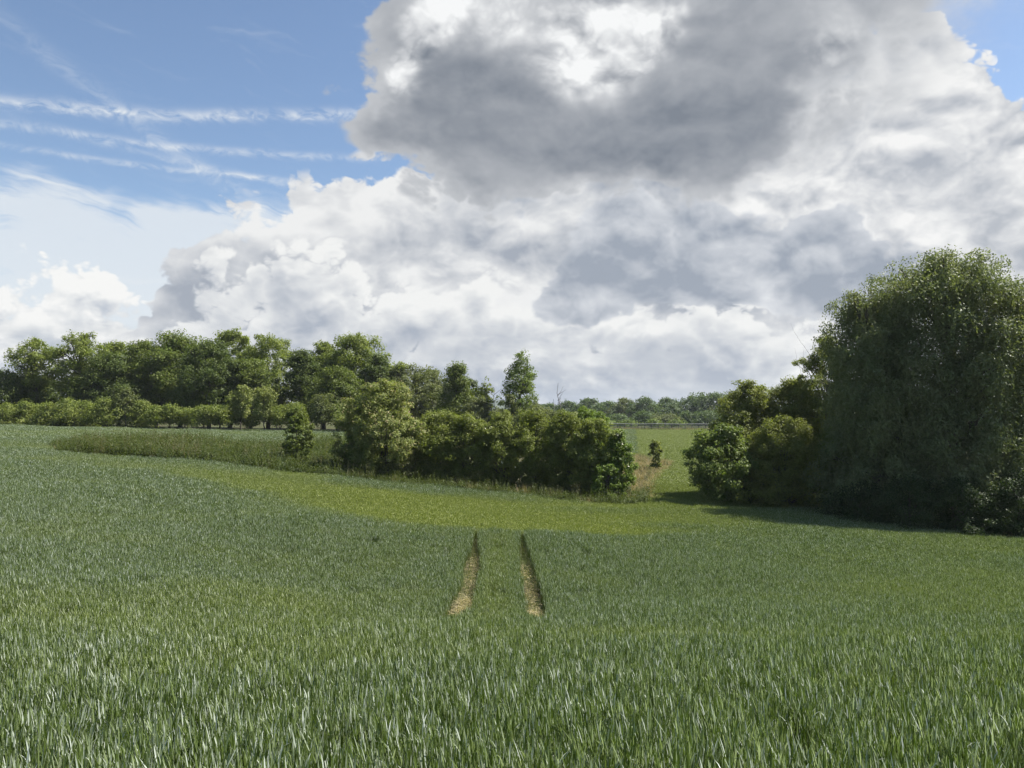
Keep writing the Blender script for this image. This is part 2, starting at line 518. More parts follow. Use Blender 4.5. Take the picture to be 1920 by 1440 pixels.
def py_z(py, y):
    b = (720.0 - py) / FPX
    return EYE + y * (math.sin(PITCH) + b * math.cos(PITCH)) / (math.cos(PITCH) - b * math.sin(PITCH))


# ground sheet: fine near the camera, coarse towards the horizon
def axis(lo, hi, fine, step):
    a = [0.0]
    while a[-1] < hi: a.append(a[-1] + step * max(1.0, a[-1] / fine))
    b = [0.0]
    while b[-1] > lo: b.append(b[-1] - step * max(1.0, -b[-1] / fine))
    return np.array(b[:0:-1] + a)


gx = axis(-1900, 1900, 9.0, 0.22); gy = axis(-200, 2600, 26.0, 0.35)
GX, GY = np.meshgrid(gx, gy)
Vg = np.stack([GX.ravel(), GY.ravel(), ground(GX, GY).ravel()], 1)
nx, ny = len(gx), len(gy)
i, j = np.meshgrid(np.arange(ny - 1), np.arange(nx - 1), indexing='ij')
Fg = np.stack([i * nx + j, i * nx + j + 1, (i + 1) * nx + j + 1, (i + 1) * nx + j], -1).reshape(-1, 4)
m, t, out = new_mat('field_soil')
n1 = tnoise(t, 0.35, 5.0); n2 = tnoise(t, 14.0, 5.0, 0.7)
c = mix(t, n2, (0.035, 0.030, 0.018), (0.085, 0.072, 0.042))
c = mix(t, ramp(t, n1, [(0.4, (0.2,) * 3), (0.6, (0.75,) * 3)]), c, (0.055, 0.072, 0.022))
p = t.nodes.new('ShaderNodeBsdfPrincipled'); t.links.new(c, p.inputs['Base Color']); p.inputs['Roughness'].default_value = 0.95
p.inputs['Specular IOR Level'].default_value = 0.1
bm = t.nodes.new('ShaderNodeBump'); bm.inputs['Strength'].default_value = 0.7; bm.inputs['Distance'].default_value = 0.03
t.links.new(n2, bm.inputs['Height']); t.links.new(bm.outputs[0], p.inputs['Normal'])
t.links.new(p.outputs[0], out.inputs[0])
MAT['soil'] = m
tag(link('ground', mesh_from('ground', Vg, Fg, True, (m,))), kind='structure')

# ================================================================= crops, weeds and grasses
def blades(rng, base, az, lean, bend, length, width, seg=4, twist=0.5):
    """Curved tapering blades: (n*(seg+1)*2) vertices and quads."""
    n = len(base); tt = np.linspace(0, 1, seg + 1)
    th = lean[:, None] + bend[:, None] * tt[None] ** 1.5
    ds = (length / seg)[:, None]
    hx = np.concatenate([np.zeros((n, 1)), np.cumsum(np.sin((th[:, 1:] + th[:, :-1]) / 2) * ds, 1)], 1)
    hz = np.concatenate([np.zeros((n, 1)), np.cumsum(np.cos((th[:, 1:] + th[:, :-1]) / 2) * ds, 1)], 1)
    ca, sa = np.cos(az)[:, None], np.sin(az)[:, None]
    P = np.stack([base[:, 0:1] + hx * ca, base[:, 1:2] + hx * sa, base[:, 2:3] + hz], -1)
    tw = rng.uniform(-twist, twist, n)[:, None] * tt[None]
    wa = az[:, None] + PI / 2 + tw
    wp = width[:, None] * np.maximum((0.55 + 0.9 * tt - 1.4 * tt ** 2.2)[None], 0.03) / 2
    D = np.stack([np.cos(wa) * wp, np.sin(wa) * wp, np.zeros_like(wp)], -1)
    V = np.stack([P - D, P + D], 2).reshape(-1, 3)
    k = np.arange(n)[:, None] * (seg + 1) * 2 + np.arange(seg)[None] * 2
    F = np.stack([k, k + 1, k + 3, k + 2], -1).reshape(-1, 4)
    return V, F


def wheat_patch(seed, size, stems, leaves, wide=1.0, seg=4, h=CROP):
    rng = np.random.default_rng(seed)
    n = stems * leaves
    sx = rng.uniform(-0.5, 0.5, (stems, 2)) * size + rng.normal(0, size * 0.06, (stems, 2))
    sh = rng.normal(1.0, 0.07, stems)
    idx = np.repeat(np.arange(stems), leaves); lev = np.tile(np.arange(leaves), stems)
    base = np.zeros((n, 3)); base[:, :2] = sx[idx] + rng.normal(0, 0.006, (n, 2))
    base[:, 2] = (h * (0.90 - 0.09 * (leaves - 1 - lev)) * sh[idx]) - 0.10 + rng.uniform(-0.03, 0.03, n)
    az = rng.uniform(0, 2 * PI, n)
    lean = np.abs(rng.normal(R(13), R(11), n)); bend = np.abs(rng.normal(R(3), R(9), n))
    fl = rng.random(n) < 0.035; bend[fl] += R(55)
    L = rng.uniform(0.055, 0.115, n) * (h / 0.55); W = rng.uniform(0.0065, 0.0110, n) * wide
    V, F = blades(rng, base, az, lean, bend, L, W, seg)
    # stems
    nb = np.zeros((stems, 3)); nb[:, :2] = sx; nb[:, 2] = -0.12
    V2, F2 = blades(rng, nb, rng.uniform(0, 2 * PI, stems), np.abs(rng.normal(0, R(3), stems)), np.zeros(stems), h * 0.95 * sh, np.full(stems, 0.0075 * wide), 2)
    return np.concatenate([V, V2]), np.concatenate([F, F2 + len(V)])


def weed_tuft(seed, h, stems, rad, lw, droop=0.9, thin=False):
    """A clump of leafy stems."""
    rng = np.random.default_rng(seed); VV, FF, n0 = [], [], 0
    for s in range(stems):
        b = rng.normal(0, rad * 0.5, 2); hh = h * rng.uniform(0.6, 1.1); a = rng.uniform(0, 2 * PI)
        ln = abs(rng.normal(0, R(9)))
        k = max(5, int(hh / 0.055))
        tz = np.linspace(0.1, 1, k) * hh
        base = np.stack([b[0] + np.cos(a) * np.sin(ln) * tz, b[1] + np.sin(a) * np.sin(ln) * tz, tz], 1)
        az = rng.uniform(0, 2 * PI, k)
        L = rng.uniform(0.7, 1.2, k) * lw * (1.25 - 0.7 * tz / hh)
        V, F = blades(rng, base, az, rng.uniform(R(30), R(80), k), rng.uniform(0.1, droop, k), L, L * 0.5, 2, 0.8)
        VV.append(V); FF.append(F + n0); n0 += len(V)
        V, F = blades(rng, np.array([[b[0], b[1], -0.05]]), np.array([a]), np.array([ln]), np.zeros(1), np.array([hh * 1.03]), np.array([0.012]), 2)
        VV.append(V); FF.append(F + n0); n0 += len(V)
    return np.concatenate(VV), np.concatenate(FF)


def grass_tuft(seed, h, n, rad, wide=1.0, flop=0.5):
    rng = np.random.default_rng(seed)
    base = np.zeros((n, 3)); base[:, :2] = rng.normal(0, rad * 0.5, (n, 2)); base[:, 2] = -0.05
    return blades(rng, base, rng.uniform(0, 2 * PI, n), np.abs(rng.normal(R(14), R(12), n)), np.abs(rng.normal(flop, 0.3, n)),
                  h * rng.uniform(0.6, 1.15, n), rng.uniform(0.006, 0.013, n) * wide, 3)


def scatter(name, pts, rot, scl, var, variants, mats, attrs=None):
    """One object: every point of the mesh carries a plant (geometry nodes)."""
    me = bpy.data.meshes.new(name)
    me.vertices.add(len(pts)); me.vertices.foreach_set('co', np.asarray(pts, np.float32).ravel())
    a = me.attributes.new('plant_rotation', 'FLOAT_VECTOR', 'POINT'); a.data.foreach_set('vector', np.asarray(rot, np.float32).ravel())
    a = me.attributes.new('plant_scale', 'FLOAT_VECTOR', 'POINT'); a.data.foreach_set('vector', np.asarray(scl, np.float32).ravel())
    a = me.attributes.new('plant_variant', 'INT', 'POINT'); a.data.foreach_set('value', np.asarray(var, np.int32))
    for k, v in (attrs or {}).items():
        a = me.attributes.new(k, 'FLOAT', 'POINT'); a.data.foreach_set('value', np.asarray(v, np.float32))
    o = link(name, me)
    ng = bpy.data.node_groups.new(name + '_scatter', 'GeometryNodeTree')
    ng.interface.new_socket('Geometry', in_out='INPUT', socket_type='NodeSocketGeometry')
    ng.interface.new_socket('Geometry', in_out='OUTPUT', socket_type='NodeSocketGeometry')
    N = ng.nodes
    gi, go = N.new('NodeGroupInput'), N.new('NodeGroupOutput')
    ip = N.new('GeometryNodeInstanceOnPoints'); join = N.new('GeometryNodeJoinGeometry')
    ng.links.new(gi.outputs[0], ip.inputs['Points'])
    for k, (V, F, mi) in reversed(list(enumerate(variants))):
        vm = mesh_from('%s_plant' % name, V, F, False, (mats[mi],))
        vo = bpy.data.objects.new('%s_plant' % name, vm)
        oi = N.new('GeometryNodeObjectInfo'); oi.inputs['Object'].default_value = vo; oi.transform_space = 'ORIGINAL'
        g2 = N.new('GeometryNodeGeometryToInstance')
        ng.links.new(oi.outputs['Geometry'], g2.inputs[0]); ng.links.new(g2.outputs[0], join.inputs[0])
    ng.links.new(join.outputs[0], ip.inputs['Instance'])
    ip.inputs['Pick Instance'].default_value = True

    def attr(nm, ty):
        n = N.new('GeometryNodeInputNamedAttribute'); n.data_type = ty; n.inputs['Name'].default_value = nm
        return n.outputs['Attribute']
    ng.links.new(attr('plant_variant', 'INT'), ip.inputs['Instance Index'])
    er = N.new('FunctionNodeEulerToRotation'); ng.links.new(attr('plant_rotation', 'FLOAT_VECTOR'), er.inputs[0])
    ng.links.new(er.outputs[0], ip.inputs['Rotation'])
    ng.links.new(attr('plant_scale', 'FLOAT_VECTOR'), ip.inputs['Scale'])
    ng.links.new(ip.outputs[0], go.inputs[0])
    md = o.modifiers.new('scatter', 'NODES'); md.node_group = ng
    tag(o, kind='stuff')
    return o


def vnoise(x, y, s, seed=0):
    """Smooth value noise in plan, 0..1."""
    x = np.asarray(x) / s + 137.1 + seed * 17.3; y = np.asarray(y) / s + 211.7 + seed * 9.1
    i, j = np.floor(x).astype(int), np.floor(y).astype(int)
    fx, fy = x - i, y - j; fx = fx * fx * (3 - 2 * fx); fy = fy * fy * (3 - 2 * fy)
    h = lambda a, b: np.modf(np.abs(np.sin(a * 12.9898 + b * 78.233 + seed * 3.7)) * 43758.5453)[0]
    return (h(i, j) * (1 - fx) + h(i + 1, j) * fx) * (1 - fy) + (h(i, j + 1) * (1 - fx) + h(i + 1, j + 1) * fx) * fy


def fnoise(x, y, s, seed=0): return (vnoise(x, y, s, seed) * 0.55 + vnoise(x, y, s / 2.1, seed + 1) * 0.3 + vnoise(x, y, s / 4.5, seed + 2) * 0.15)


def jitter_grid(rng, x0, x1, y0, y1, step):
    X, Y = np.meshgrid(np.arange(x0, x1, step), np.arange(y0, y1, step))
    X = X.ravel() + rng.uniform(-0.5, 0.5, X.size) * step; Y = Y.ravel() + rng.uniform(-0.5, 0.5, Y.size) * step
    return X, Y


def ppx(x, y): return 960 + FPX * x / np.maximum(y, 0.5)


# field edges, as distance y against the column of the photograph
FRONT = [(-900, 92), (60, 92), (92, 56), (110, 50.5), (320, 48.5), (480, 49.5), (640, 51.0), (700, 51.0), (820, 51.6), (960, 50.2), (1100, 48.6), (1190, 48.0), (1214, 49.5), (1218, 190), (1420, 190), (1440, 50.0), (1560, 46.5), (1700, 41.2), (1800, 39.8), (1920, 38.8), (2600, 38.8)]
BACK = [(-900, 92), (60, 92), (95, 56), (200, 60), (400, 64), (520, 66), (640, 76)]          # the weed bank ends, the crop goes on


def in_crop(x, y):
    p = ppx(x, y)
    f = np.interp(p, *zip(*FRONT)) + (fnoise(x, y, 3.0, 5) - 0.5) * 2.2
    b = np.interp(p, *zip(*BACK)) + (fnoise(x, y, 3.0, 6) - 0.5) * 2.0
    ok = (y < f) | ((p < 660) & (y > b) & (y < 93))
    gap = (p > 1215) & (p < 1440) & (y > 50)
    edge = np.interp(y, [50, 56, 62, 70, 80, 95, 190], [1218, 1224, 1222, 1240, 1262, 1150, 1120])   # dry bank beside the far crop
    return (ok & ~gap) | ((p > edge) & (p < 1480) & (y >= 50) & (y < 187)) | ((p > 1130) & (p < 1480) & (y > 95) & (y < 187))


def yellowing(x, y):
    """0 lush blue-green .. 1 starved yellow-green crop."""
    p = ppx(x, y); nz = fnoise(x, y, 6.0, 1) - 0.5
    edge = np.interp(p, [-600, 0, 100, 300, 500, 700, 860, 1000, 1150, 1300, 1500, 1700, 2400], [60, 50, 45, 38, 33, 30.5, 29.2, 29.2, 29.6, 33, 36, 38, 38])
    far = np.interp(p, [-600, 0, 300, 640, 900, 1150, 1240, 2400], [62, 50, 45, 47, 49, 49, 56, 60])
    s = np.clip((y - edge + (fnoise(x, y, 1.6, 12) - 0.5) * 2.0) / (1.3 + 5.0 * np.clip(np.abs(p - 980) / 500 - 0.25, 0, 1)) + nz * 4.0 * np.clip(np.abs(p - 950) / 450 - 0.2, 0.0, 1), 0, 1) * np.clip((far - y) / 8 + 0.25 + nz * 3, 0, 1)
    s = s * np.interp(p, [-600, 0, 250, 450, 700, 1150, 1260, 1400, 1600, 2400], [0.1, 0.15, 0.45, 0.75, 1.0, 1.0, 0.8, 0.55, 0.35, 0.3])
    w = 0.30 * np.clip((fnoise(x, y, 9.0, 2) - 0.52) * 5, 0, 1) + 0.20 * np.clip((fnoise(x, y, 2.2, 3) - 0.58) * 6, 0, 1)
    strip = 0.45 * np.exp(-((y - 11.0 - 0.4 * np.sin(x * 0.7)) / 1.1) ** 2) * np.clip(fnoise(x, y, 3.0, 8) * 2.2 - 0.5, 0, 1)
    mid = 0.45 * np.exp(-((x + 0.45) / 0.5) ** 2) * ((y > 14) & (y < 29))
    gap = np.where((p > 1190) & (p < 1480) & (y > 47), 0.8, 0.0)
    band = -0.5 * np.exp(-((p - 1130) / 130) ** 2 - ((y - 43 - 0.01 * (p - 1130)) / 1.8) ** 2) - 0.6 * np.exp(-((p - 1280) / 90) ** 2 - ((y - 36.5) / 1.2) ** 2)
    rpat = 0.5 * np.exp(-((p - 1850) / 130) ** 2 - ((y - 34.0) / 1.3) ** 2)
    return np.clip(np.maximum.reduce([s + band, w, strip, mid, gap, rpat]), 0, 1)


rng = np.random.default_rng(11)
ptsx, ptsy, sc, va = [], [], [], []
variants = []
NEAR, FARV, TUFT = 7, 4, 5
for k in range(NEAR): variants.append((*wheat_patch(100 + k, 0.5, 260, 5), 0))
for k in range(FARV): variants.append((*wheat_patch(200 + k, 0.5, 120, 3, 1.9, 2), 0))
for k in range(TUFT): variants.append((*wheat_patch(300 + k, 0.12, 15, 4), 0))
# near and middle field
X, Y = jitter_grid(rng, -62, 62, 0.3, 60, 0.42)
keep = (np.abs(X) < 0.70 * Y + 4.5) & in_crop(X, Y)
rd = np.minimum(np.abs(X - rut_x(0, Y)), np.abs(X - rut_x(1, Y)))
inrut = (rd < 0.60) & (Y > 15.2) & (Y < 29.6)
k1 = keep & ~inrut
ptsx.append(X[k1]); ptsy.append(Y[k1]); sc.append(np.ones((k1.sum(), 2)))
va.append(np.where(Y[k1] < 30 + rng.uniform(-5, 5, k1.sum()), rng.integers(0, NEAR, k1.sum()), NEAR + rng.integers(0, FARV, k1.sum())))
# tufts that line the wheel ruts
X, Y = jitter_grid(rng, -2.6, 1.8, 14.9, 29.9, 0.115)
d0, d1 = np.abs(X - rut_x(0, Y)), np.abs(X - rut_x(1, Y)); rd = np.minimum(d0, d1)
hw = 0.16 + 0.20 * fnoise(X, Y, 0.9, 4) - 0.16 * np.clip((Y - 24) / 5.5, 0, 1)
hw = (hw + 0.07 * np.clip((20.0 - Y) / 4, 0, 1)) * np.clip((Y - 15.0) / 2.6, 0, 1)
k2 = (rd < 0.66) & (rd > hw)
ptsx.append(X[k2]); ptsy.append(Y[k2]); sc.append(np.ones((k2.sum(), 2))); va.append(NEAR + FARV + rng.integers(0, TUFT, k2.sum()))
# far field
X, Y = jitter_grid(rng, -85, 70, 60, 187, 0.75)
k3 = in_crop(X, Y) & (np.abs(X) < 0.72 * Y + 6) & ((Y < 95) | (X > 10))
ptsx.append(X[k3]); ptsy.append(Y[k3]); sc.append(np.full((k3.sum(), 2), 1.7)); va.append(NEAR + rng.integers(0, FARV, k3.sum()))
X, Y = np.concatenate(ptsx), np.concatenate(ptsy); S = np.concatenate(sc); VA = np.concatenate(va)
yel = yellowing(X, Y)
hgt = (1.0 - 0.30 * yel) * (0.94 + 0.12 * fnoise(X, Y, 2.5, 7)) * rng.uniform(0.95, 1.05, len(X))
P3 = np.stack([X, Y, ground(X, Y)], 1)
rot = np.stack([rng.normal(0, 0.03, len(X)), rng.normal(0, 0.03, len(X)), rng.uniform(0, 2 * PI, len(X))], 1)
scl = np.stack([S[:, 0], S[:, 1], hgt], 1)

m, t, out = new_mat('wheat_leaf')
g = t.nodes.new('ShaderNodeNewGeometry')
at = t.nodes.new('ShaderNodeAttribute'); at.attribute_type = 'INSTANCER'; at.attribute_name = 'yellowing'
c1 = ramp(t, g.outputs['Random Per Island'], [(0.0, (0.040, 0.066, 0.008)), (0.42, (0.092, 0.130, 0.028)), (0.66, (0.155, 0.198, 0.085)), (0.83, (0.295, 0.340, 0.250)), (1.0, (0.52, 0.56, 0.50))])
c2 = ramp(t, g.outputs['Random Per Island'], [(0.0, (0.095, 0.130, 0.016)), (0.6, (0.195, 0.228, 0.040)), (1.0, (0.36, 0.38, 0.14))])
c = mix(t, at.outputs['Fac'], c1, c2)
p = t.nodes.new('ShaderNodeBsdfPrincipled'); t.links.new(c, p.inputs['Base Color'])
p.inputs['Roughness'].default_value = 0.5; p.inputs['Specular IOR Level'].default_value = 0.28
tr = t.nodes.new('ShaderNodeBsdfTranslucent'); t.links.new(mix(t, 1.0, c, (1.1, 1.25, 0.5), 'MULTIPLY'), tr.inputs[0])
ms = t.nodes.new('ShaderNodeMixShader'); ms.inputs[0].default_value = 0.26
t.links.new(p.outputs[0], ms.inputs[1]); t.links.new(tr.outputs[0], ms.inputs[2]); t.links.new(ms.outputs[0], out.inputs[0])
MAT['wheat'] = m
wheat = scatter('wheat', P3, rot, scl, VA, variants, [m], {'yellowing': yel})
tag(wheat, 'blue-green young wheat covering the sloping field with yellowed strips', 'wheat')

# flattened straw lying in the wheel ruts
for k, lab in ((0, 'pale flattened straw lying in the curved wheel rut nearer the hawthorn'), (1, 'pale flattened straw lying in the straight wheel rut nearer the willow')):
    rng = np.random.default_rng(40 + k)
    n = 5200
    y = 15.0 + np.where(rng.random(n) < 0.72, 4.2, 10.0) * rng.random(n) ** 1.5 + (0.0 if k else 1.2); x = rut_x(k, y) + rng.normal(0, 0.10, n)
    base = np.stack([x, y, ground(x, y) + rng.uniform(0.02, 0.16, n)], 1)
    V, F = blades(rng, base, rng.normal(-PI / 2, 0.9, n), rng.uniform(R(55), R(88), n), rng.uniform(0, 0.35, n), rng.uniform(0.10, 0.24, n), rng.uniform(0.008, 0.016, n), 2)
    tag(link('straw', mesh_from('straw', V, F, False, (MAT['straw'],))), lab, 'straw', kind='stuff')

# short volunteer blades that have come up again in the ruts
rng = np.random.default_rng(46); n = 2600
y = rng.uniform(15.2, 29.4, n); kk = rng.random(n) < 0.5
x = np.where(kk, rut_x(0, y), rut_x(1, y)) + rng.normal(0, 0.16, n)
V, F = blades(rng, np.stack([x, y, ground(x, y)], 1), rng.uniform(0, 2 * PI, n), np.abs(rng.normal(R(20), R(18), n)), rng.uniform(0, 0.8, n), rng.uniform(0.08, 0.30, n), rng.uniform(0.008, 0.014, n), 3)
tag(link('grass', mesh_from('grass', V, F, False, (MAT['grass'],))), 'short green blades regrown in the two wheel ruts', 'grass', kind='stuff')

# the weedy bank left of the hawthorn: nettles and docks, then bramble down in the hollow
wm = [MAT['weed'], MAT['dock'], MAT['bank'], MAT['dry'], MAT['grass'], MAT['bramble']]
WV = []
for k in range(4): WV.append((*weed_tuft(400 + k, 0.85, 9, 0.35, 0.16), 0))
for k in range(3): WV.append((*weed_tuft(410 + k, 1.0, 7, 0.35, 0.13), 1))
for k in range(3): WV.append((*weed_tuft(420 + k, 0.55, 10, 0.45, 0.17), 2))
for k in range(3): WV.append((*grass_tuft(430 + k, 0.95, 70, 0.35, 1.5), 3))
for k in range(3): WV.append((*grass_tuft(440 + k, 0.6, 90, 0.35, 1.5), 4))
for k in range(3): WV.append((*weed_tuft(450 + k, 0.6, 10, 0.45, 0.17), 5))
def pick(rng, n, w):
    """Variant index by the weights of the six kinds."""
    w = np.asarray(w, float); kind = rng.choice(6, n, p=w / w.sum())
    off = np.array([0, 4, 7, 10, 13, 16]); cnt = np.array([4, 3, 3, 3, 3, 3])
    return off[kind] + rng.integers(0, 99, n) % cnt[kind]


def plants(name, label, cat, X, Y, w, hs, seed, wfun=None):
    rng = np.random.default_rng(seed); n = len(X)
    if wfun is None: var = pick(rng, n, w)
    else:
        var = np.zeros(n, int); lev = wfun(X, Y)
        a, b = pick(rng, n, w[0]), pick(rng, n, w[1]); var = np.where(rng.random(n) < lev, b, a)
    s = rng.uniform(0.75, 1.2, n) * hs
    rot = np.stack([rng.normal(0, 0.08, n), rng.normal(0, 0.08, n), rng.uniform(0, 2 * PI, n)], 1)
    o = scatter(name, np.stack([X, Y, ground(X, Y)], 1), rot, np.stack([s ** 0.5, s ** 0.5, s], 1), var, WV, wm)
    return tag(o, label, cat)


rng = np.random.default_rng(77)
X, Y = jitter_grid(rng, -34, -8, 47, 78, 0.30)
p = ppx(X, Y)
f = np.interp(p, *zip(*FRONT)); b = np.interp(p, *zip(*BACK))
k = (p > 96) & (p < 690) & (Y > f - 0.3 + (fnoise(X, Y, 3, 5) - 0.5) * 2.2) & (Y < b + 0.6)
X, Y = X[k], Y[k]
plants('weeds', 'rank nettles and docks on the low bank beside the hawthorn', 'weeds', X, Y, ([5, 1.2, 2.5, 0.2, 0.6, 0.6], [3, 0.5, 5, 0.1, 0.7, 0.8]), np.interp(ppx(X, Y), [90, 160, 320, 420, 690], [0.7, 1.25, 1.35, 1.25, 1.15]), 1,
       lambda x, y: np.clip((ppx(x, y) - 300) / 120, 0, 1))
# rough growth along the foot of the thorn clump
X, Y = jitter_grid(rng, -12, 9.5, 46.5, 56, 0.28)
p = ppx(X, Y); f = np.interp(p, *zip(*FRONT)) + (fnoise(X, Y, 3, 5) - 0.5) * 2.2
k = (p > 640) & (p < 1235) & (Y > f - 0.5) & (Y < f + 5.5)
plants('undergrowth', 'rough grass and brambles skirting the foot of the thorn bushes', 'undergrowth', X[k], Y[k], [2.5, 0.2, 5, 0.3, 2.5, 0.2], 1.05, 2)
# dry bank in the gap
X, Y = jitter_grid(rng, 8, 22, 51, 96, 0.45)
p = ppx(X, Y)
e = np.interp(Y, [50, 56, 62, 70, 80, 95, 190], [1218, 1224, 1222, 1240, 1262, 1150, 1120])
k = (p > 1165) & (p < e + 6)
plants('dry_grass', 'tan dry grass on the bank in the gap between thorn bushes and sallows', 'grass', X[k], Y[k], [1.0, 1.2, 0.5, 5, 1.8, 0], 0.6, 3)
# shaded margin under the willow and sallows
X, Y = jitter_grid(rng, 12.5, 32, 37.0, 53, 0.36)
p = ppx(X, Y); f = np.interp(p, *zip(*FRONT)); f = np.where((p > 1225) & (p < 1440), np.interp(p, [1225, 1440], [53, 50.0]), f) + (fnoise(X, Y, 3, 5) - 0.5) * 2.2
k = (p > 1360) & (Y > f - 0.4) & (Y < f + 2.6)
plants('shade_grass', 'shaded rough grass along the foot of the sallows and willow', 'grass', X[k], Y[k], [2, 0.4, 1.5, 0.6, 3, 1.5], 0.6, 4)

# ================================================================= trees and shrubs
SHAPES = {
    'round': lambda t: np.sin(PI * np.clip(t, 0.001, 0.999) ** 0.85) ** 0.6,
    'dome': lambda t: np.clip(1 - t ** 2.4, 0, 1) ** 0.62 * np.clip(0.82 + t * 1.2, 0, 1),
    'column': lambda t: np.clip(t * 4.0 + 0.25, 0, 1) * np.clip(1 - t ** 3.2, 0, 1) ** 0.6,
    'cone': lambda t: np.clip(1.06 - t, 0, 1) ** 0.85,
    'block': lambda t: np.clip(0.85 + t, 0, 1) * np.clip(1 - t ** 7, 0, 1) ** 0.45,
    'vase': lambda t: np.clip(0.40 + t * 1.1, 0, 1) * np.clip(1 - t ** 5, 0, 1) ** 0.5,
}


def leaf_cloud(rng, C, rad, n, L, W, flat=0.75, up=0.45, droop=0.0, outc=None, shell=0.45):
    """n diamond leaves in soft balls around the centres C."""
    w = rad ** 2.2; s = rng.choice(len(C), n, p=w / w.sum())
    d = unit(rng.normal(0, 1, (n, 3)))
    r = rng.random(n) ** shell
    P = C[s] + d * np.array([1, 1, flat]) * (r * rad[s])[:, None]
    nrm = d * 0.7 + np.array([0, 0, up]) + rng.normal(0, 0.55, (n, 3))
    if outc is not None: nrm += unit(P - outc) * 0.35
    nrm = unit(nrm)
    a = unit(np.cross(nrm, rng.normal(0, 1, (n, 3)))); a[:, 2] -= droop; a = unit(a)
    b = unit(np.cross(nrm, a))
    ll = (L * rng.uniform(0.65, 1.3, n))[:, None]; ww = (W * rng.uniform(0.7, 1.25, n))[:, None]
    V = np.stack([P - a * ll * 0.5, P - b * ww * 0.5 + nrm * ww * 0.12, P + a * ll * 0.5, P + b * ww * 0.5 + nrm * ww * 0.12], 1).reshape(-1, 3)
    return V, np.arange(n * 4).reshape(-1, 4)


def strands(rng, C, rad, n, length, L, W, per):
    """Hanging twigs, each with leaves all along it."""
    s = rng.choice(len(C), n, p=rad ** 2 / (rad ** 2).sum())
    d = unit(rng.normal(0, 1, (n, 3)))
    P0 = C[s] + d * (rng.random(n) ** 0.4 * rad[s])[:, None] * np.array([1, 1, 0.8])
    out = unit(np.stack([d[:, 0], d[:, 1], np.zeros(n)], 1))
    ln = length * rng.uniform(0.45, 1.25, n)
    k = per
    tt = (np.arange(k)[None] + rng.uniform(0, 1, (n, k))) / k
    Q = P0[:, None] + out[:, None] * (np.sin(tt * 1.5) * 0.22 * ln[:, None])[..., None]
    Q[..., 2] += (0.20 * np.sin(tt * 2.0) - tt ** 1.15) * ln[:, None]
    Q = Q.reshape(-1, 3) + rng.normal(0, 0.035, (n * k, 3)); m_ = n * k
    a = rng.normal(0, 0.5, (m_, 3)) + np.repeat(out, k, 0) * 0.3; a[:, 2] -= 0.75; a = unit(a)
    nr = unit(np.cross(a, rng.normal(0, 1, (m_, 3)))); b = unit(np.cross(nr, a))
    ll = (L * rng.uniform(0.7, 1.3, m_))[:, None]; ww = (W * rng.uniform(0.7, 1.3, m_))[:, None]
    V = np.stack([Q - a * ll * 0.5, Q - b * ww * 0.5, Q + a * ll * 0.5, Q + b * ww * 0.5], 1).reshape(-1, 3)
    return V, np.arange(m_ * 4).reshape(-1, 4)


def crown_clumps(rng, zb, zt, Rx, Ry, shape, ncl, rcl, off=(0, 0), lump=0.25, inner=0.3, fill=1.0):
    """Centres and radii of bough clumps filling an uneven envelope, each broken into sub-clumps."""
    f = SHAPES[shape]; ncl = int(ncl * 1.7)
    t = rng.beta(1.15 if shape != 'block' else 0.95, 1.0 if shape != 'block' else 0.82, ncl * 3); keep = rng.random(ncl * 3) < f(t) + 0.1; t = t[keep][:ncl]
    n = len(t); th = rng.uniform(0, 2 * PI, n)
    rr = np.where(rng.random(n) < inner, np.sqrt(rng.random(n)) * 0.75, rng.uniform(0.70, 1.16, n))
    ph = rng.uniform(0, 2 * PI, 3)
    lob = 1 + lump * (np.sin(th * 2 + ph[0] + t * 3) * 0.5 + np.sin(th * 3 + ph[1] - t * 5) * 0.5)
    rc = rcl * rng.uniform(0.65, 1.25, n)
    w = np.maximum(f(t) * lob * rr, 0.02)
    C = np.stack([np.cos(th) * w * np.maximum(Rx - rc * 0.7, 0.1 * Rx) + off[0] * t, np.sin(th) * w * np.maximum(Ry - rc * 0.7, 0.1 * Ry) + off[1] * t, zb + (zt - zb) * t], 1)
    C[:, 2] = np.minimum(C[:, 2], zt - rc * 0.6) ; C[:, 2] = np.maximum(C[:, 2], zb + rc * 0.35)
    k = 8
    d = unit(rng.normal(0, 1, (n, k, 3))) * rng.uniform(0.45, 1.0, (n, k, 1)) * np.array([1, 1, 0.75])
    SC = (C[:, None] + d * rc[:, None, None] * 0.85).reshape(-1, 3)
    SR = (rc[:, None] * rng.uniform(0.40, 0.72, (n, k)) * (0.8 if shape == 'block' else 1.0)).ravel()
    # boughs further in, so that the crown is not hollow between its outer clumps
    kf = ncl * 5
    tf = rng.beta(1.1, 1.15, kf); af = rng.uniform(0, 2 * PI, kf); rf = np.sqrt(rng.uniform(0.08, 1.0, kf)) * (0.74 if shape == 'block' else 0.86) * f(tf)
    lob = 1 + lump * (np.sin(af * 2 + ph[0] + tf * 3) * 0.5 + np.sin(af * 3 + ph[1] - tf * 5) * 0.5)
    FC = np.stack([np.cos(af) * rf * lob * Rx + off[0] * tf, np.sin(af) * rf * lob * Ry + off[1] * tf, zb + (zt - zb) * (0.03 + tf * 0.92)], 1)
    SC = np.concatenate([SC, FC]); SR = np.concatenate([SR, rcl * rng.uniform(0.45, 0.8, kf) * fill * 0.85])
    return C, rc, SC, SR


